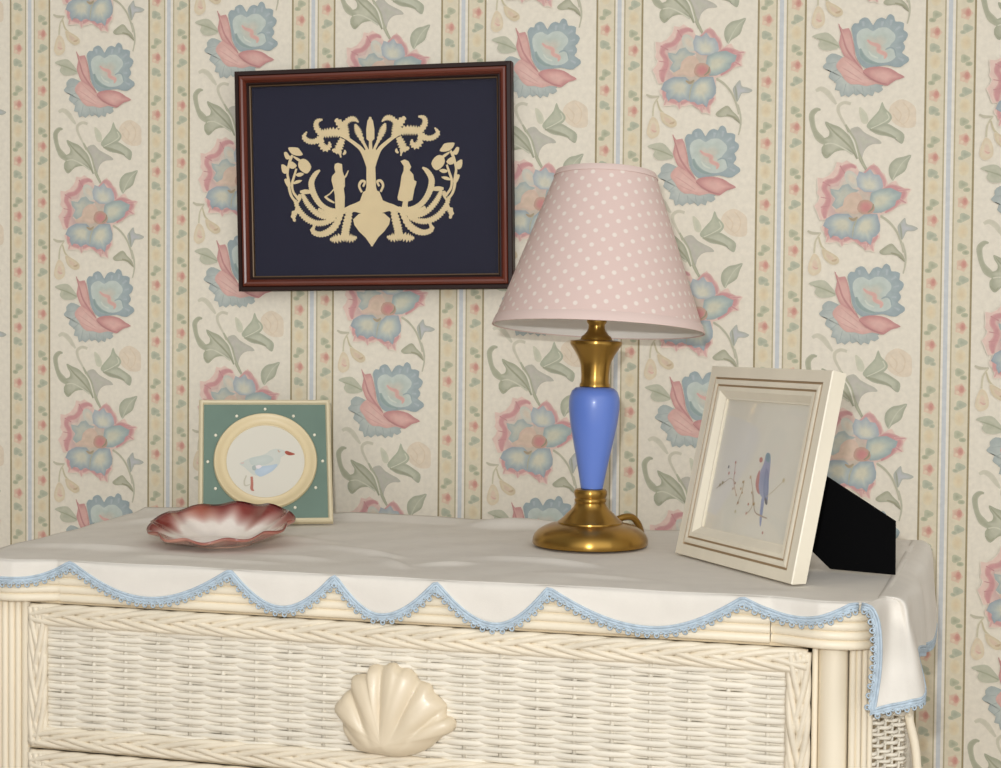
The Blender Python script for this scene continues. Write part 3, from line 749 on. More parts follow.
o = b.build('harp', M['brass'], LP); o.rotation_euler = tilt
M['cord'] = mat('gold_cord', (150, 112, 46), rough=.35, metal=.6)
b = MB(); b.tube(cr([(.024, .034, .024), (.034, .039, .0275), (.043, .046, .0265), (.049, .055, .017), (.050, .075, .0052), (.044, .11, .0045), (.034, .132, .0045)], 6), .0040, 8)
b.build('cord', M['cord'], LP)

# ------------------------------------------------------------------ scalloped dish
DS = thing('scalloped_dish', 'scalloped china dish with brown-red rim and white centre on the tablecloth', 'dish', (-.616, -.362, CLZ - .001))
M['dish'] = mat('painted_china', attr='Col', rough=.18, coat=.4, noise=.10, nscale=45)
b = MB(); V = []; F = []; cs = []
seg = 168; R0 = .0788
WH, RD, RDD, PKB, CR = (246, 236, 226), (130, 54, 46), (100, 34, 34), (190, 138, 126), (216, 184, 168)
def dish_pt(a, t, under=0):
    lobes = 11
    sc = 1 + .07 * t ** 3 * abs(math.sin(a * lobes / 2)) - .03 * t ** 2
    r = R0 * t * sc
    zt = .0265 + .0120 * math.sin(a)                             # rim is higher at the back
    z = .0045 + (zt - .0045) * max(0, (t - .40) / .60) ** 1.35
    z += .0030 * t ** 4 * math.cos(a * lobes) * .6
    if under: z = max(.0006, z - .0030 - .001 * (1 - t)); r *= .992
    return (r * math.cos(a), r * math.sin(a), z)
def dish_col(a, t):
    n = .07 * math.sin(a * 3 + .7) + .05 * math.sin(a * 7 + 2) + .03 * math.sin(a * 17 + 4 * t)
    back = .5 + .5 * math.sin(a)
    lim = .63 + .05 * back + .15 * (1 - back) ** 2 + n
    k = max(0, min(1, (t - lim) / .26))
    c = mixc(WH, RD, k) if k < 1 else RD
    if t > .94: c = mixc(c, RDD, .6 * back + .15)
    w_ = max(0, math.sin(a * 3 + 1)) ** 4 * max(0, min(1, (t - .72) / .2)); c = mixc(c, (190, 116, 88), .5 * w_)
    return c
NRI = 26
for r in range(NRI + 1):
    t = r / NRI
    for k in range(seg):
        a = 2 * PI * k / seg; V.append(dish_pt(a, t)); cs.append(dish_col(a, t))
for r in range(NRI + 1):
    t = 1 - r / NRI
    for k in range(seg):
        a = 2 * PI * k / seg; V.append(dish_pt(a, t, 1))
        w_ = .5 + .5 * math.sin(a * 11); cs.append(mixc(mixc(CR, PKB, w_), (158, 86, 66), max(0, (t - .86) / .14) * .45) if t > .5 else CR)
for r in range(2 * NRI + 1):
    for k in range(seg):
        l = (k + 1) % seg; F.append((r * seg + k, r * seg + l, (r + 1) * seg + l, (r + 1) * seg + k))
b.add(V, F, cs)
o = b.build('bowl', M['dish'], DS, colors=True)
b = MB(); b.lathe([(.030, 0), (.034, 0), (.036, .003), (.030, .004), (.030, 0)], 48); b.f = [f for f in b.f if len(f) == 4]
M['china'] = mat('pink_china', (222, 186, 166), rough=.2)
b.build('foot_ring', M['china'], DS)

# ------------------------------------------------------------------ gull plaque
PQ = thing('gull_plaque', 'square green framed plaque with a gull in a cream roundel behind the dish', 'picture', (-.6232, -.1960, CLZ + .0008), (0, 0, .373))
lean = .45
piv = bpy.data.objects.new('tilted_frame', None)
bpy.data.objects.remove(piv)
LM = Matrix.Rotation(-lean, 4, 'X')
def leaned(o):
    o.matrix_local = LM.copy(); return o
SZ = .1640
M['studs'] = mat('ivory_stud', (238, 232, 212), rough=.4)
M['cream'] = mat('cream_paint', (216, 203, 170), rough=.4, noise=.06, nscale=40)
M['green'] = mat('sage_green_paint', (104, 127, 114), rough=.5, noise=.10, nscale=25)
M['disc'] = mat('painted_disc', attr='Col', rough=.5)
def frame_bars(mb, w, h, prof, foot=0, cols=None):
    """mitred frame in XZ, base at z=0; prof: (inset from outer edge, y)"""
    V = []; F = []; m = len(prof)
    for cx_, cz_ in ((-1, 0), (1, 0), (1, 1), (-1, 1)):
        for i_, y in prof:
            V.append((cx_ * (w / 2 - i_), y, (i_ + (y * foot if i_ < .001 else 0)) if cz_ == 0 else h - i_))
    for c in range(4):
        d = (c + 1) % 4
        for j in range(m):
            k = (j + 1) % m; F.append((c * m + j, d * m + j, d * m + k, c * m + k))
    mb.add(V, F, cols * 4 if cols else None)
b = MB(); frame_bars(b, SZ, SZ, [(0, .0), (.0005, -.007), (.0025, -.009), (.0050, -.0085), (.0065, -.005), (.0065, .0)])
leaned(b.build('border', M['cream'], PQ, smooth=False))
b = MB(); b.box(-SZ / 2 + .005, SZ / 2 - .005, -.0052, .0, .005, SZ - .005); leaned(b.build('panel', M['green'], PQ, smooth=False))
b = MB(); cz = SZ / 2 - .0012
def ring_y(prof, mb, seg=80):
    V = []; F = []; m = len(prof)
    for k in range(seg):
        a = 2 * PI * k / seg
        for r, y in prof: V.append((r * math.cos(a), y, cz + r * math.sin(a)))
    for k in range(seg):
        l = (k + 1) % seg
        for j in range(m): F.append((k * m + j, l * m + j, l * m + (j + 1) % m, k * m + (j + 1) % m))
    mb.add(V, F)
RO, RI = .0636, .0480
ring_y([(RO, -.005), (RO, -.0090), (RO - .0012, -.0108), (RO - .0035, -.0106), (RO - .0065, -.0082), (RO - .0100, -.0068), (RI + .0022, -.0066), (RI + .0008, -.0074), (RI, -.0070), (RI, -.005)], b)
M['roundel'] = mat('cream_gold_paint', (216, 198, 158), rough=.4)
leaned(b.build('roundel', M['roundel'], PQ, angle=50))
def paint(mb, y, items, sc, ox, oz, step=4e-5):
    """flat painted shapes on a picture: items (kind, pts, colours), coordinates scaled"""
    for n_, it in enumerate(items):
        yy = y - step * (n_ + 1)
        if it[0] == 'b':
            P = cr(it[1], 3, True); c0 = (sum(p[0] for p in P) / len(P), sum(p[1] for p in P) / len(P))
            vs = [(ox + c0[0] * sc, yy, oz - c0[1] * sc)] + [(ox + p[0] * sc, yy, oz - p[1] * sc) for p in P]
            mb.add(vs, [(0, 1 + k, 1 + (k + 1) % len(P)) for k in range(len(P))], [it[3]] + [it[2]] * len(P))
        else:
            P = cr(it[1], 4); vs = []
            for i, p in enumerate(P):
                a = P[max(0, i - 1)]; c = P[min(len(P) - 1, i + 1)]; L = math.hypot(c[0] - a[0], c[1] - a[1]) or 1
                nx, ny = -(c[1] - a[1]) / L * p[2] / 2, (c[0] - a[0]) / L * p[2] / 2
                vs += [(ox + (p[0] + nx) * sc, yy, oz - (p[1] + ny) * sc), (ox + (p[0] - nx) * sc, yy, oz - (p[1] - ny) * sc)]
            mb.add(vs, [(2 * i, 2 * i + 1, 2 * i + 3, 2 * i + 2) for i in range(len(P) - 1)], [it[2]] * len(vs))
b = MB(); ND_ = 64
DC = (213, 208, 194)
b.add([(0, -.0062, cz)] + [(RI * math.cos(2 * PI * k / ND_), -.0062, cz + RI * math.sin(2 * PI * k / ND_)) for k in range(ND_)], [(0, 1 + k, 1 + (k + 1) % ND_) for k in range(ND_)], [DC] * (ND_ + 1))
b.add([(RI * math.cos(2 * PI * k / ND_), -.005, cz + RI * math.sin(2 * PI * k / ND_)) for k in range(ND_)] , [tuple(range(ND_))], [DC] * ND_)
gull = [('b', [(215, 455), (250, 430), (310, 400), (380, 385), (440, 360), (470, 335), (520, 320), (575, 330), (600, 350), (590, 380), (560, 400), (550, 450), (520, 490), (460, 530), (390, 560), (330, 555), (290, 520), (250, 480)], (196, 199, 190), (203, 204, 195)),
        ('b', [(300, 410), (380, 385), (460, 380), (500, 420), (440, 460), (360, 470), (310, 460)], (186, 193, 186), (194, 200, 193)),
        ('b', [(340, 520), (400, 480), (470, 470), (530, 460), (500, 510), (440, 550), (380, 570)], (172, 188, 202), (184, 198, 210)),
        ('b', [(345, 480), (380, 465), (400, 480), (370, 500)], (222, 212, 212), (226, 218, 216)),
        ('b', [(320, 480), (345, 470), (350, 510), (325, 510)], (160, 170, 166), (170, 180, 176)),
        ('b', [(592, 350), (610, 340), (640, 352), (680, 370), (640, 382), (605, 372)], (168, 84, 62), (150, 66, 50)),
        ('s', [(535, 330, 8), (545, 350, 9), (555, 345, 5)], (190, 160, 140)),
        ('s', [(315, 570, 20), (318, 630, 22), (316, 680, 24), (335, 695, 8)], (178, 112, 96)),
        ('s', [(272, 560, 10), (255, 610, 12), (262, 650, 12), (300, 640, 6)], (190, 184, 164)),
        ('s', [(225, 445, 8), (240, 450, 10), (255, 440, 5)], (208, 180, 170))]
paint(b, -.0062, gull, RI / 325.0, -432 * RI / 325.0, cz + 432 * RI / 325.0)
leaned(b.build('painted_gull', M['disc'], PQ, smooth=False, colors=True, recalc=False))
for k in range(12):
    a = 2 * PI * (k + .0) / 12
    b = MB(); b.sphere((.0705 * math.cos(a), -.0054, cz + .0705 * math.sin(a)), .0020, 10, 6)
    leaned(b.build('stud', M['studs'], PQ))
M['board'] = mat('dark_backing_board', (58, 52, 46), rough=.8)
b = MB()
# strut at the back: leans from the panel down to the cloth
b.add([(-.02, .052, .118), (.02, .052, .118), (.025, .098, .0), (-.025, .098, .0), (-.02, .055, .118), (.02, .055, .118), (.025, .101, 0), (-.025, .101, 0)],
      [(0, 1, 2, 3), (7, 6, 5, 4), (0, 4, 5, 1), (1, 5, 6, 2), (2, 6, 7, 3), (3, 7, 4, 0)])
b.build('easel_strut', M['board'], PQ, smooth=False)

# ------------------------------------------------------------------ bird picture in standing frame
BF = thing('standing_photo_frame', 'cream wooden standing frame with a bluebird picture and black easel, beside the lamp', 'picture frame', (-.0545, -.4110, CLZ + .0008), (0, 0, -.9877))
bl_ = .2106; LM = Matrix.Rotation(-bl_, 4, 'X')
FW, FH = .2235, .2070
M['frame'] = mat('cream_frame_paint', (238, 229, 208), rough=.42, noise=.09, nscale=22, stretch=(1, 1, .3))
FPROF = [(0, .016), (0, .0012), (.0008, .0), (.0118, .0), (.0120, .0001), (.0124, .0018), (.0140, .0018), (.0143, .0000), (.0145, -.0004), (.0170, -.0010), (.0195, -.0006), (.0198, -.0004), (.0201, .0012), (.0215, .0012), (.0218, .0000), (.0221, -.0002), (.0262, .0000), (.0330, .0052), (.0345, .0056), (.0345, .016)]
WASH, CRM = (172, 146, 112), (238, 229, 208)
FCOL = [CRM, CRM, CRM, CRM, mixc(CRM, WASH, .4), WASH, WASH, mixc(CRM, WASH, .4), CRM, CRM, CRM, mixc(CRM, WASH, .4), WASH, WASH, mixc(CRM, WASH, .4), CRM, CRM, CRM, CRM, CRM]
b = MB(); frame_bars(b, FW, FH, FPROF, math.tan(bl_), FCOL)
M['frame'] = mat('cream_frame_paint', attr='Col', rough=.42, noise=.09, nscale=22, stretch=(1, 1, .3))
leaned(b.build('frame', M['frame'], BF, smooth=False, colors=True))
M['art'] = mat('watercolour_print', attr='Col', rough=.6)
b = MB()
AC = (230, 225, 211)
b.add([(-FW / 2 + .03, .0085, .03), (FW / 2 - .03, .0085, .03), (FW / 2 - .03, .0085, FH - .03), (-FW / 2 + .03, .0085, FH - .03)], [(0, 1, 2, 3)], [AC] * 4)
B1, B2, B3 = (128, 138, 178), (150, 156, 190), (96, 120, 150)
def P_(x, y):                                # zoomed picture pixels to frame coordinates (mm)
    u = x - 365; v = y - 265
    X = 18.0 + u * .345 - v * .02 + (0 if y < 400 else (y - 400) * .055); Z = 120.1 - v * .2185 + u * -.065
    return X, -Z
def Q_(pts): return [P_(p[0], p[1]) + tuple(p[2:]) for p in pts]
bird = [('b', Q_([(352, 268), (366, 258), (378, 270), (388, 310), (398, 370), (408, 420), (405, 480), (388, 470), (372, 460), (350, 440), (338, 400), (345, 350), (352, 310)]), B2, B1),
        ('b', Q_([(340, 350), (350, 390), (352, 430), (362, 455), (345, 450), (333, 420), (333, 380)]), (190, 120, 116), (186, 104, 104)),
        ('b', Q_([(352, 270), (366, 259), (378, 272), (376, 300), (360, 296)]), (118, 150, 160), B3),
        ('b', Q_([(370, 330), (392, 350), (404, 410), (408, 478), (390, 465), (378, 420)]), (112, 124, 164), (126, 136, 176)),
        ('b', Q_([(392, 455), (408, 465), (406, 484), (394, 478)]), (92, 90, 96), (84, 80, 90)),
        ('b', Q_([(376, 465), (390, 475), (388, 540), (386, 590), (378, 580), (374, 520)]), (136, 146, 190), (124, 136, 182)),
        ('b', Q_([(326, 298), (336, 292), (344, 302), (338, 316), (328, 314)]), (190, 112, 104), (176, 92, 88)),
        ('s', Q_([(415, 540, 1.2), (380, 545, 1.6), (345, 540, 1.2), (330, 480, 1.0), (305, 400, .8)]), (176, 150, 128)),
        ('s', Q_([(240, 560, 1.0), (262, 490, 1.1), (270, 430, .9)]), (184, 162, 132)),
        ('s', Q_([(235, 520, 1.0), (210, 460, 1.0), (205, 370, .9)]), (190, 150, 128)),
        ('s', Q_([(110, 540, .8), (140, 505, 1.2), (165, 480, .8), (190, 455, .6), (225, 465, .6)]), (180, 160, 128)),
        ('s', Q_([(305, 570, .8), (330, 520, 1.0), (320, 460, .8)]), (190, 164, 136)),
        ('s', Q_([(400, 450, .7), (440, 400, .8), (475, 340, .6)]), (196, 180, 150))]
for (x, y, c, s_) in [(205, 372, (182, 122, 104), 1.4), (172, 408, (120, 116, 110), 1.5), (178, 436, (196, 136, 116), 1.5), (212, 420, (206, 142, 128), 1.3), (220, 465, (172, 122, 96), 1.2), (212, 495, (176, 134, 100), 1.2), (234, 515, (186, 150, 116), 1.1),
                      (148, 495, (146, 128, 78), 1.7), (134, 512, (150, 130, 84), 1.6), (266, 440, (176, 138, 88), 1.3), (258, 475, (186, 150, 104), 1.2), (268, 490, (180, 140, 92), 1.1), (250, 545, (166, 122, 88), 1.4), (306, 400, (192, 164, 130), 1.6), (322, 465, (186, 148, 112), 1.1), (340, 510, (164, 128, 76), 1.6), (310, 525, (176, 112, 92), 1.3), (304, 570, (196, 150, 134), 1.4), (404, 612, (178, 124, 112), 1.4), (476, 340, (196, 180, 144), 2.0), (242, 590, (196, 186, 150), 1.6)]:
    X, Z = P_(x, y); bird.append(('b', [(X + s_ * math.cos(k) * 1.0, Z + s_ * 1.15 * math.sin(k)) for k in (0, 1.05, 2.1, 3.14, 4.2, 5.25)], c, c))
bird = [it[:2] + tuple(mixc(c, AC, .28) for c in it[2:]) for it in bird]
paint(b, .0085, bird, .001, 0, 0)
leaned(b.build('bird_print', M['art'], BF, smooth=False, colors=True, recalc=False))
def glass_mat(name, refl):
    m = bpy.data.materials.new(name); m.use_nodes = True; nt = m.node_tree
    for n in list(nt.nodes):
        if n.type != 'OUTPUT_MATERIAL': nt.nodes.remove(n)
    out = nt.nodes['Material Output']
    t = nt.nodes.new('ShaderNodeBsdfTransparent'); g = nt.nodes.new('ShaderNodeBsdfGlossy'); g.inputs['Roughness'].default_value = .03 if refl > .2 else .3
    mx = nt.nodes.new('ShaderNodeMixShader'); lw = nt.nodes.new('ShaderNodeLayerWeight'); lw.inputs[0].default_value = .5
    pw = nt.nodes.new('ShaderNodeMath'); pw.operation = 'POWER'; pw.inputs[1].default_value = 5; nt.links.new(lw.outputs['Facing'], pw.inputs[0])
    ma = nt.nodes.new('ShaderNodeMath'); ma.operation = 'MULTIPLY_ADD'; ma.inputs[1].default_value = .9; ma.inputs[2].default_value = .035 * refl
    nt.links.new(pw.outputs[0], ma.inputs[0]); nt.links.new(ma.outputs[0], mx.inputs[0])
    nt.links.new(t.outputs[0], mx.inputs[1]); nt.links.new(g.outputs[0], mx.inputs[2]); nt.links.new(mx.outputs[0], out.inputs[0])
    return m
M['glass'] = glass_mat('picture_glass', .45); M['glass2'] = glass_mat('non_reflecting_glass', .1)
b = MB(); b.box(-FW / 2 + .031, FW / 2 - .031, .0062, .0072, .031, FH - .031); leaned(b.build('glass', M['glass'], BF, smooth=False))
M['black'] = mat('black_velvet', (8, 8, 9), rough=.95, spec=.1)
b = MB(); b.box(-FW / 2 + .004, FW / 2 - .004, .0155, .0185, .006, FH - .004); leaned(b.build('backing_board', M['black'], BF, smooth=False))
b = MB(); b.prism([(.055, .050), (.055, .131), (.1915, .0535), (.192, .0005), (.126, .0005), (.107, .0165)], -.0016, .0016)
o = b.build('easel_wing', M['black'], BF, smooth=False); o.location = (-.06, .02, 0); o.rotation_euler = (0, 0, math.atan2(.575, .818))

# ------------------------------------------------------------------ framed papercut on the wall
PF = thing('framed_papercut', 'cream papercut of two figures under a tree on navy in mahogany frame on wall', 'picture', (-.5379, -.0185, 1.1946), (0, 0, 0))
PM = Matrix.Rotation(.034, 4, 'X') @ Matrix.Rotation(-.0125, 4, 'Y')
def hung(o): o.matrix_local = PM.copy(); return o
PW, PH = .3752, .2927
M['mahog'] = mat('mahogany', (104, 46, 30), rough=.28, noise=.25, nscale=30, stretch=(.3, 1, .3), coat=.4)
M['ebony'] = mat('dark_frame_edge', (40, 21, 17), rough=.5, spec=.3)
M['navy'] = mat('navy_card', (42, 42, 57), rough=.9, spec=.1)
M['cutp'] = mat('cream_paper', (222, 202, 160), rough=.8, noise=.05, nscale=50)
M['liner'] = mat('bronze_liner', (96, 74, 48), rough=.4, metal=.3)
b = MB(); frame_bars(b, PW, PH, [(0, .014), (0, -.003), (.0012, -.0045), (.0055, -.0050), (.0065, -.0035), (.0065, .014)]); hung(b.build('outer_edge', M['ebony'], PF, smooth=False))
b = MB(); frame_bars(b, PW, PH, [(.0062, .012), (.0062, -.0036), (.0075, -.0066), (.0100, -.0074), (.0125, -.0066), (.0150, -.0030), (.0158, -.0010), (.0158, .012)]); hung(b.build('frame', M['mahog'], PF, smooth=False))
b = MB(); frame_bars(b, PW, PH, [(.0155, .012), (.0155, -.0012), (.0170, -.0016), (.0188, .0008), (.0188, .012)]); hung(b.build('inner_edge', M['ebony'], PF, smooth=False))
b = MB(); frame_bars(b, PW, PH, [(.0186, .011), (.0186, .0018), (.0200, .0022), (.0204, .0040), (.0204, .011)]); hung(b.build('liner', M['liner'], PF, smooth=False))
b = MB(); b.box(-PW / 2 + .012, PW / 2 - .012, .0075, .012, .012, PH - .012); hung(b.build('navy_card', M['navy'], PF, smooth=False))
b = MB(); b.box(-PW / 2 + .0165, PW / 2 - .0165, .0036, .0050, .0165, PH - .0165); hung(b.build('glass', M['glass2'], PF, smooth=False))
# papercut
KX = PW / 279.0; KZ = PH / 219.5
def loc(u, v):
    v2 = v + .036 * (u - 374); u2 = u + .026 * (v2 - 176)* -1
    return ((u2 - 374) * KX, PH / 2 - (v2 - 176.5) * KZ)
AX = -.0040
cut = MB(); lay = [0]
def cutpoly(pts, sm=2, org=(275, 108), mirror=True, absx=False):
    P = [(org[0] + x / 10., org[1] + y / 10.) for x, y in pts]
    if sm > 1: P = cr(P, sm, True)
    Q = [loc(*p) for p in P]
    emit(Q, mirror)
def emit(Q, mirror=True):
    for mi in ((0, 1) if mirror else (0,)):
        R = [((2 * AX - x) if mi else x, z) for x, z in Q]
        lay[0] += 1; y = .0070 - 4e-6 * lay[0]
        n = len(R)
        cut.add([(x, y, z) for x, z in R] + [(x, .0076, z) for x, z in R], [tuple(range(n))] + [(i, (i + 1) % n, (i + 1) % n + n, i + n) for i in range(n)])
def cutstroke(pts, feather=0, n=5, org=(275, 108), mirror=True):
    P = cr([(org[0] + p[0] / 10., org[1] + p[1] / 10., p[2] / 10.) for p in pts], n)
    Lf = []; Rt = []
    for i, p in enumerate(P):
        a = P[max(0, i - 1)]; c = P[min(len(P) - 1, i + 1)]; L = math.hypot(c[0] - a[0], c[1] - a[1]) or 1
        nx, ny = -(c[1] - a[1]) / L, (c[0] - a[0]) / L; w = p[2] / 2 * (1.14 if feather else 1.05) * ((1 + feather * 1.5) if (i % 2) else (1 - feather * 1.2))
        Lf.append((p[0] + nx * w, p[1] + ny * w)); Rt.append((p[0] - nx * w, p[1] - ny * w))
    # quads so that bends stay clean
    for mi in ((0, 1) if mirror else (0,)):
        lay[0] += 1; y = .0070 - 4e-6 * lay[0]; vs = []
        for l, r in zip(Lf, Rt):
            for q in (l, r):
                x, z = loc(*q); vs.append(((2 * AX - x) if mi else x, y, z))
        m = len(vs); vs += [(v[0], .0076, v[2]) for v in vs]
        fs = [(2 * i, 2 * i + 1, 2 * i + 3, 2 * i + 2) for i in range(len(Lf) - 1)]
        fs += [(2 * i, 2 * i + 2, 2 * i + 2 + m, 2 * i + m) for i in range(len(Lf) - 1)] + [(2 * i + 1, 2 * i + 3, 2 * i + 3 + m, 2 * i + 1 + m) for i in range(len(Lf) - 1)]
        cut.add(vs, fs)
# tree
cutpoly([(950, 70), (918, 110), (906, 200), (910, 290), (935, 312), (935, 400), (965, 400), (958, 80)], 1)
cutpoly([(965, 390), (900, 395), (880, 420), (900, 480), (912, 540), (914, 760), (905, 800), (880, 815), (850, 900), (800, 925), (745, 945), (700, 970), (700, 1015), (800, 1010), (980, 1050), (975, 700)], 1)
cutstroke([(925, 560, 30), (905, 480, 46), (860, 395, 40), (795, 340, 34), (720, 290, 30), (660, 262, 24)])
cutstroke([(930, 420, 24), (890, 345, 26), (850, 280, 22)])
cutstroke([(880, 330, 22), (835, 240, 50), (812, 190, 46), (793, 145, 14)], .22, 6)
cutstroke([(715, 290, 40), (690, 210, 62), (690, 140, 44), (745, 95, 42), (790, 98, 34), (828, 128, 8)], .22, 6)
cutstroke([(710, 240, 30), (650, 155, 66), (590, 98, 26)], .2, 5)
cutstroke([(690, 255, 40), (600, 228, 66), (500, 235, 66), (425, 245, 50)], .25, 7)
cutstroke([(440, 240, 50), (398, 185, 46), (392, 140, 40), (412, 112, 32), (458, 102, 14)], .2, 5)
cutstroke([(455, 275, 60), (385, 318, 44), (315, 315, 42), (268, 275, 36), (298, 222, 10)], .2, 6)
cutstroke([(440, 270, 40), (452, 350, 50), (492, 388, 50), (532, 362, 36), (528, 320, 12)], .25, 5)
cutstroke([(665, 290, 44), (640, 350, 60), (612, 405, 56), (560, 400, 16)], .2, 5)
cutstroke([(630, 395, 40), (650, 475, 10)], .2, 3)
cutstroke([(672, 445, 16), (692, 425, 26), (688, 400, 10)], 0, 4)
# flowering plant
cutpoly([(105, 385), (140, 378), (205, 382), (232, 412), (258, 450), (220, 462), (165, 455), (128, 430)])
cutpoly([(62, 432), (90, 425), (112, 455), (140, 482), (95, 500), (72, 475)])
cutpoly([(222, 510), (262, 490), (310, 512), (346, 570), (318, 625), (285, 636), (232, 602), (210, 555)])
cutpoly([(36, 552), (70, 556), (108, 590), (82, 642), (45, 622)])
cutpoly([(112, 530), (150, 520), (196, 560), (160, 592), (118, 578)])
cutpoly([(188, 645), (230, 628), (272, 640), (235, 668), (196, 664)])
cutpoly([(155, 735), (195, 706), (252, 704), (220, 732), (170, 744)])
cutpoly([(66, 700), (100, 692), (132, 730), (128, 786), (92, 760)])
cutstroke([(150, 455, 20), (130, 500, 26), (112, 560, 24), (100, 640, 22), (112, 710, 26), (122, 800, 26), (146, 870, 24), (185, 915, 24)])
cutstroke([(160, 470, 14), (210, 500, 26), (240, 520, 20)])
cutstroke([(192, 590, 18), (165, 680, 22), (148, 745, 22), (160, 820, 22), (205, 880, 24)])
# scrolls
cutstroke([(436, 602, 14), (395, 635, 38), (355, 700, 48), (350, 760, 52), (375, 840, 52), (425, 920, 48), (490, 975, 46), (580, 1005, 44), (700, 995, 44), (780, 960, 30)], .06, 7)
cutstroke([(232, 820, 20), (285, 818, 44), (345, 818, 30)])
cutstroke([(255, 835, 26), (275, 880, 36), (320, 950, 44), (405, 1030, 44), (500, 1065, 40), (620, 1035, 40), (720, 985, 30)], .2, 9)
cutstroke([(180, 905, 26), (220, 1000, 42), (300, 1085, 48), (400, 1128, 46), (500, 1120, 44), (600, 1070, 40)], .2, 9)
cutstroke([(215, 1000, 40), (165, 1050, 44), (180, 1118, 16)], .2, 4)
cutstroke([(205, 900, 20), (225, 850, 18), (235, 880, 22), (205, 935, 20)])
cutstroke([(660, 1030, 40), (600, 1150, 56), (525, 1215, 56), (440, 1240, 46), (368, 1212, 40), (385, 1150, 18)], .14, 7)
cutstroke([(380, 1180, 26), (340, 1200, 14)], 0, 3)
cutstroke([(745, 1000, 50), (725, 1100, 66), (705, 1200, 66), (700, 1260, 60)], .14, 7)
cutstroke([(545, 1288, 14), (600, 1285, 54), (690, 1262, 56), (765, 1275, 54), (822, 1262, 14)], .35, 6)
cutstroke([(700, 1010, 30), (600, 1040, 40), (500, 1030, 40), (420, 990, 30)])
cutstroke([(868, 815, 20), (840, 755, 22), (862, 708, 26), (898, 712, 22), (880, 760, 18)])
cutpoly([(982, 1050), (935, 1026), (895, 1018), (840, 1030), (782, 1085), (795, 1140), (845, 1205), (910, 1262), (945, 1310), (976, 1350), (988, 1345)], 1)
# figures (the two differ)
cutpoly([(590, 540), (620, 528), (662, 540), (668, 610), (692, 672), (694, 760), (682, 780), (694, 860), (692, 985), (600, 990), (592, 850), (575, 770), (556, 700), (562, 660), (596, 622), (584, 575)], 1, mirror=False)
cutstroke([(728, 602, 8), (706, 650, 16), (684, 680, 12)], mirror=False)
cutstroke([(585, 785, 10), (540, 835, 12), (490, 868, 14)], mirror=False)
cutstroke([(488, 862, 18), (530, 895, 22), (590, 925, 14)], mirror=False)
W_ = (367, 108)
cutpoly([(338, 505), (380, 488), (418, 505), (446, 560), (430, 592), (468, 635), (476, 690), (500, 700), (498, 725), (480, 780), (462, 885), (418, 900), (414, 940), (432, 990), (350, 990), (362, 930), (368, 900), (318, 888), (312, 862), (338, 745), (350, 650), (370, 600), (372, 555)], 1, org=W_, mirror=False)
hung(cut.build('papercut', M['cutp'], PF, smooth=False, recalc=False))

# ------------------------------------------------------------------ camera
th, pit, rol = math.radians(10.8), math.radians(1.68), .0088
F_ = Vector((-math.sin(th) * math.cos(pit), math.cos(th) * math.cos(pit), -math.sin(pit)))
R_ = F_.cross(Vector((0, 0, 1))).normalized(); U_ = R_.cross(F_)
R2 = R_ * math.cos(rol) + U_ * math.sin(rol); U2 = U_ * math.cos(rol) - R_ * math.sin(rol)
cam = bpy.data.cameras.new('camera'); co = bpy.data.objects.new('camera', cam); C.objects.link(co)
CP = Vector((0, -1.94, 1.13))
mw = Matrix(((R2.x, U2.x, -F_.x, CP.x), (R2.y, U2.y, -F_.y, CP.y), (R2.z, U2.z, -F_.z, CP.z), (0, 0, 0, 1)))
co.matrix_world = mw
cam.sensor_width = 36; cam.lens = 1500 / 1001 * 36; cam.clip_start = .05
S.camera = co

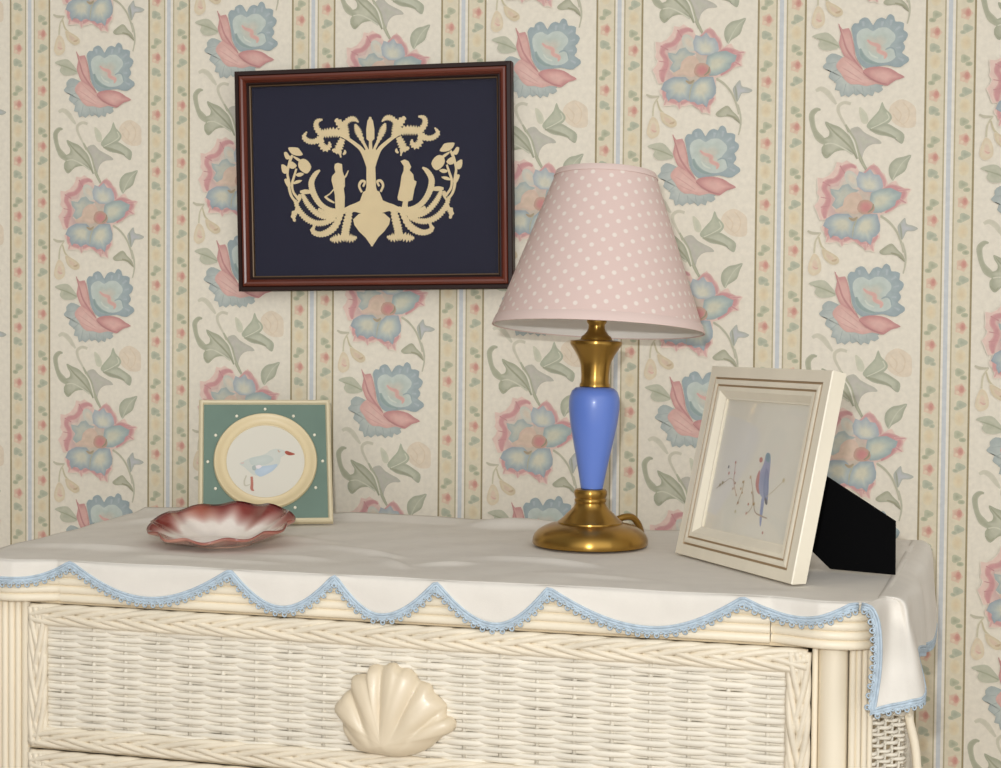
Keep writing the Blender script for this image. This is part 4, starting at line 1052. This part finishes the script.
# ------------------------------------------------------------------ light: camera flash and the room's soft light
def light(name, kind, loc_, energy, color, **kw):
    l = bpy.data.lights.new(name, kind); l.energy = energy; l.color = color
    for k, v in kw.items(): setattr(l, k, v)
    o = bpy.data.objects.new(name, l); C.objects.link(o); o.location = loc_; return o
fl = light('camera_flash', 'AREA', CP + R2 * -.045 + U2 * .085, 8.6, (.98, .99, 1), shape='RECTANGLE', size=.035, size_y=.02)
fl.rotation_euler = mw.to_euler()
wd = bpy.data.worlds.new('room'); S.world = wd; wd.use_nodes = True; nt = wd.node_tree
bg = nt.nodes['Background']
tc = nt.nodes.new('ShaderNodeTexCoord'); sp = nt.nodes.new('ShaderNodeSeparateXYZ'); rp = nt.nodes.new('ShaderNodeValToRGB')
nt.links.new(tc.outputs['Generated'], sp.inputs[0])
mr = nt.nodes.new('ShaderNodeMapRange'); mr.inputs[1].default_value = -1; mr.inputs[2].default_value = 1
nt.links.new(sp.outputs['Z'], mr.inputs[0]); nt.links.new(mr.outputs[0], rp.inputs[0])
e_ = rp.color_ramp.elements
e_[0].position = .3; e_[0].color = (.05, .038, .03, 1); e_[1].position = .85; e_[1].color = (.27, .26, .245, 1)
k_ = e_.new(.52); k_.color = (.14, .12, .10, 1)
# the bright end of the room behind the photographer
dt = nt.nodes.new('ShaderNodeVectorMath'); dt.operation = 'DOT_PRODUCT'
nt.links.new(tc.outputs['Generated'], dt.inputs[0]); dt.inputs[1].default_value = Vector((.36, -.92, .15)).normalized()
m1 = nt.nodes.new('ShaderNodeMapRange'); m1.interpolation_type = 'SMOOTHSTEP'; m1.inputs[1].default_value = .45; m1.inputs[2].default_value = .98
nt.links.new(dt.outputs['Value'], m1.inputs[0])
sc_ = nt.nodes.new('ShaderNodeVectorMath'); sc_.operation = 'SCALE'; sc_.inputs[0].default_value = (.985, .99, .98)
m2 = nt.nodes.new('ShaderNodeMath'); m2.operation = 'MULTIPLY'; m2.inputs[1].default_value = 1.08; nt.links.new(m1.outputs[0], m2.inputs[0]); nt.links.new(m2.outputs[0], sc_.inputs['Scale'])
ad = nt.nodes.new('ShaderNodeVectorMath'); nt.links.new(rp.outputs[0], ad.inputs[0]); nt.links.new(sc_.outputs[0], ad.inputs[1])
nt.links.new(ad.outputs[0], bg.inputs[0])
bg.inputs[1].default_value = 1.0
S.view_settings.view_transform = 'Standard'; S.view_settings.look = 'None'; S.view_settings.gamma = 1; S.view_settings.exposure = .18
S.view_settings.use_curve_mapping = False
S.cycles.use_denoising = True
S.cycles.max_bounces = 6
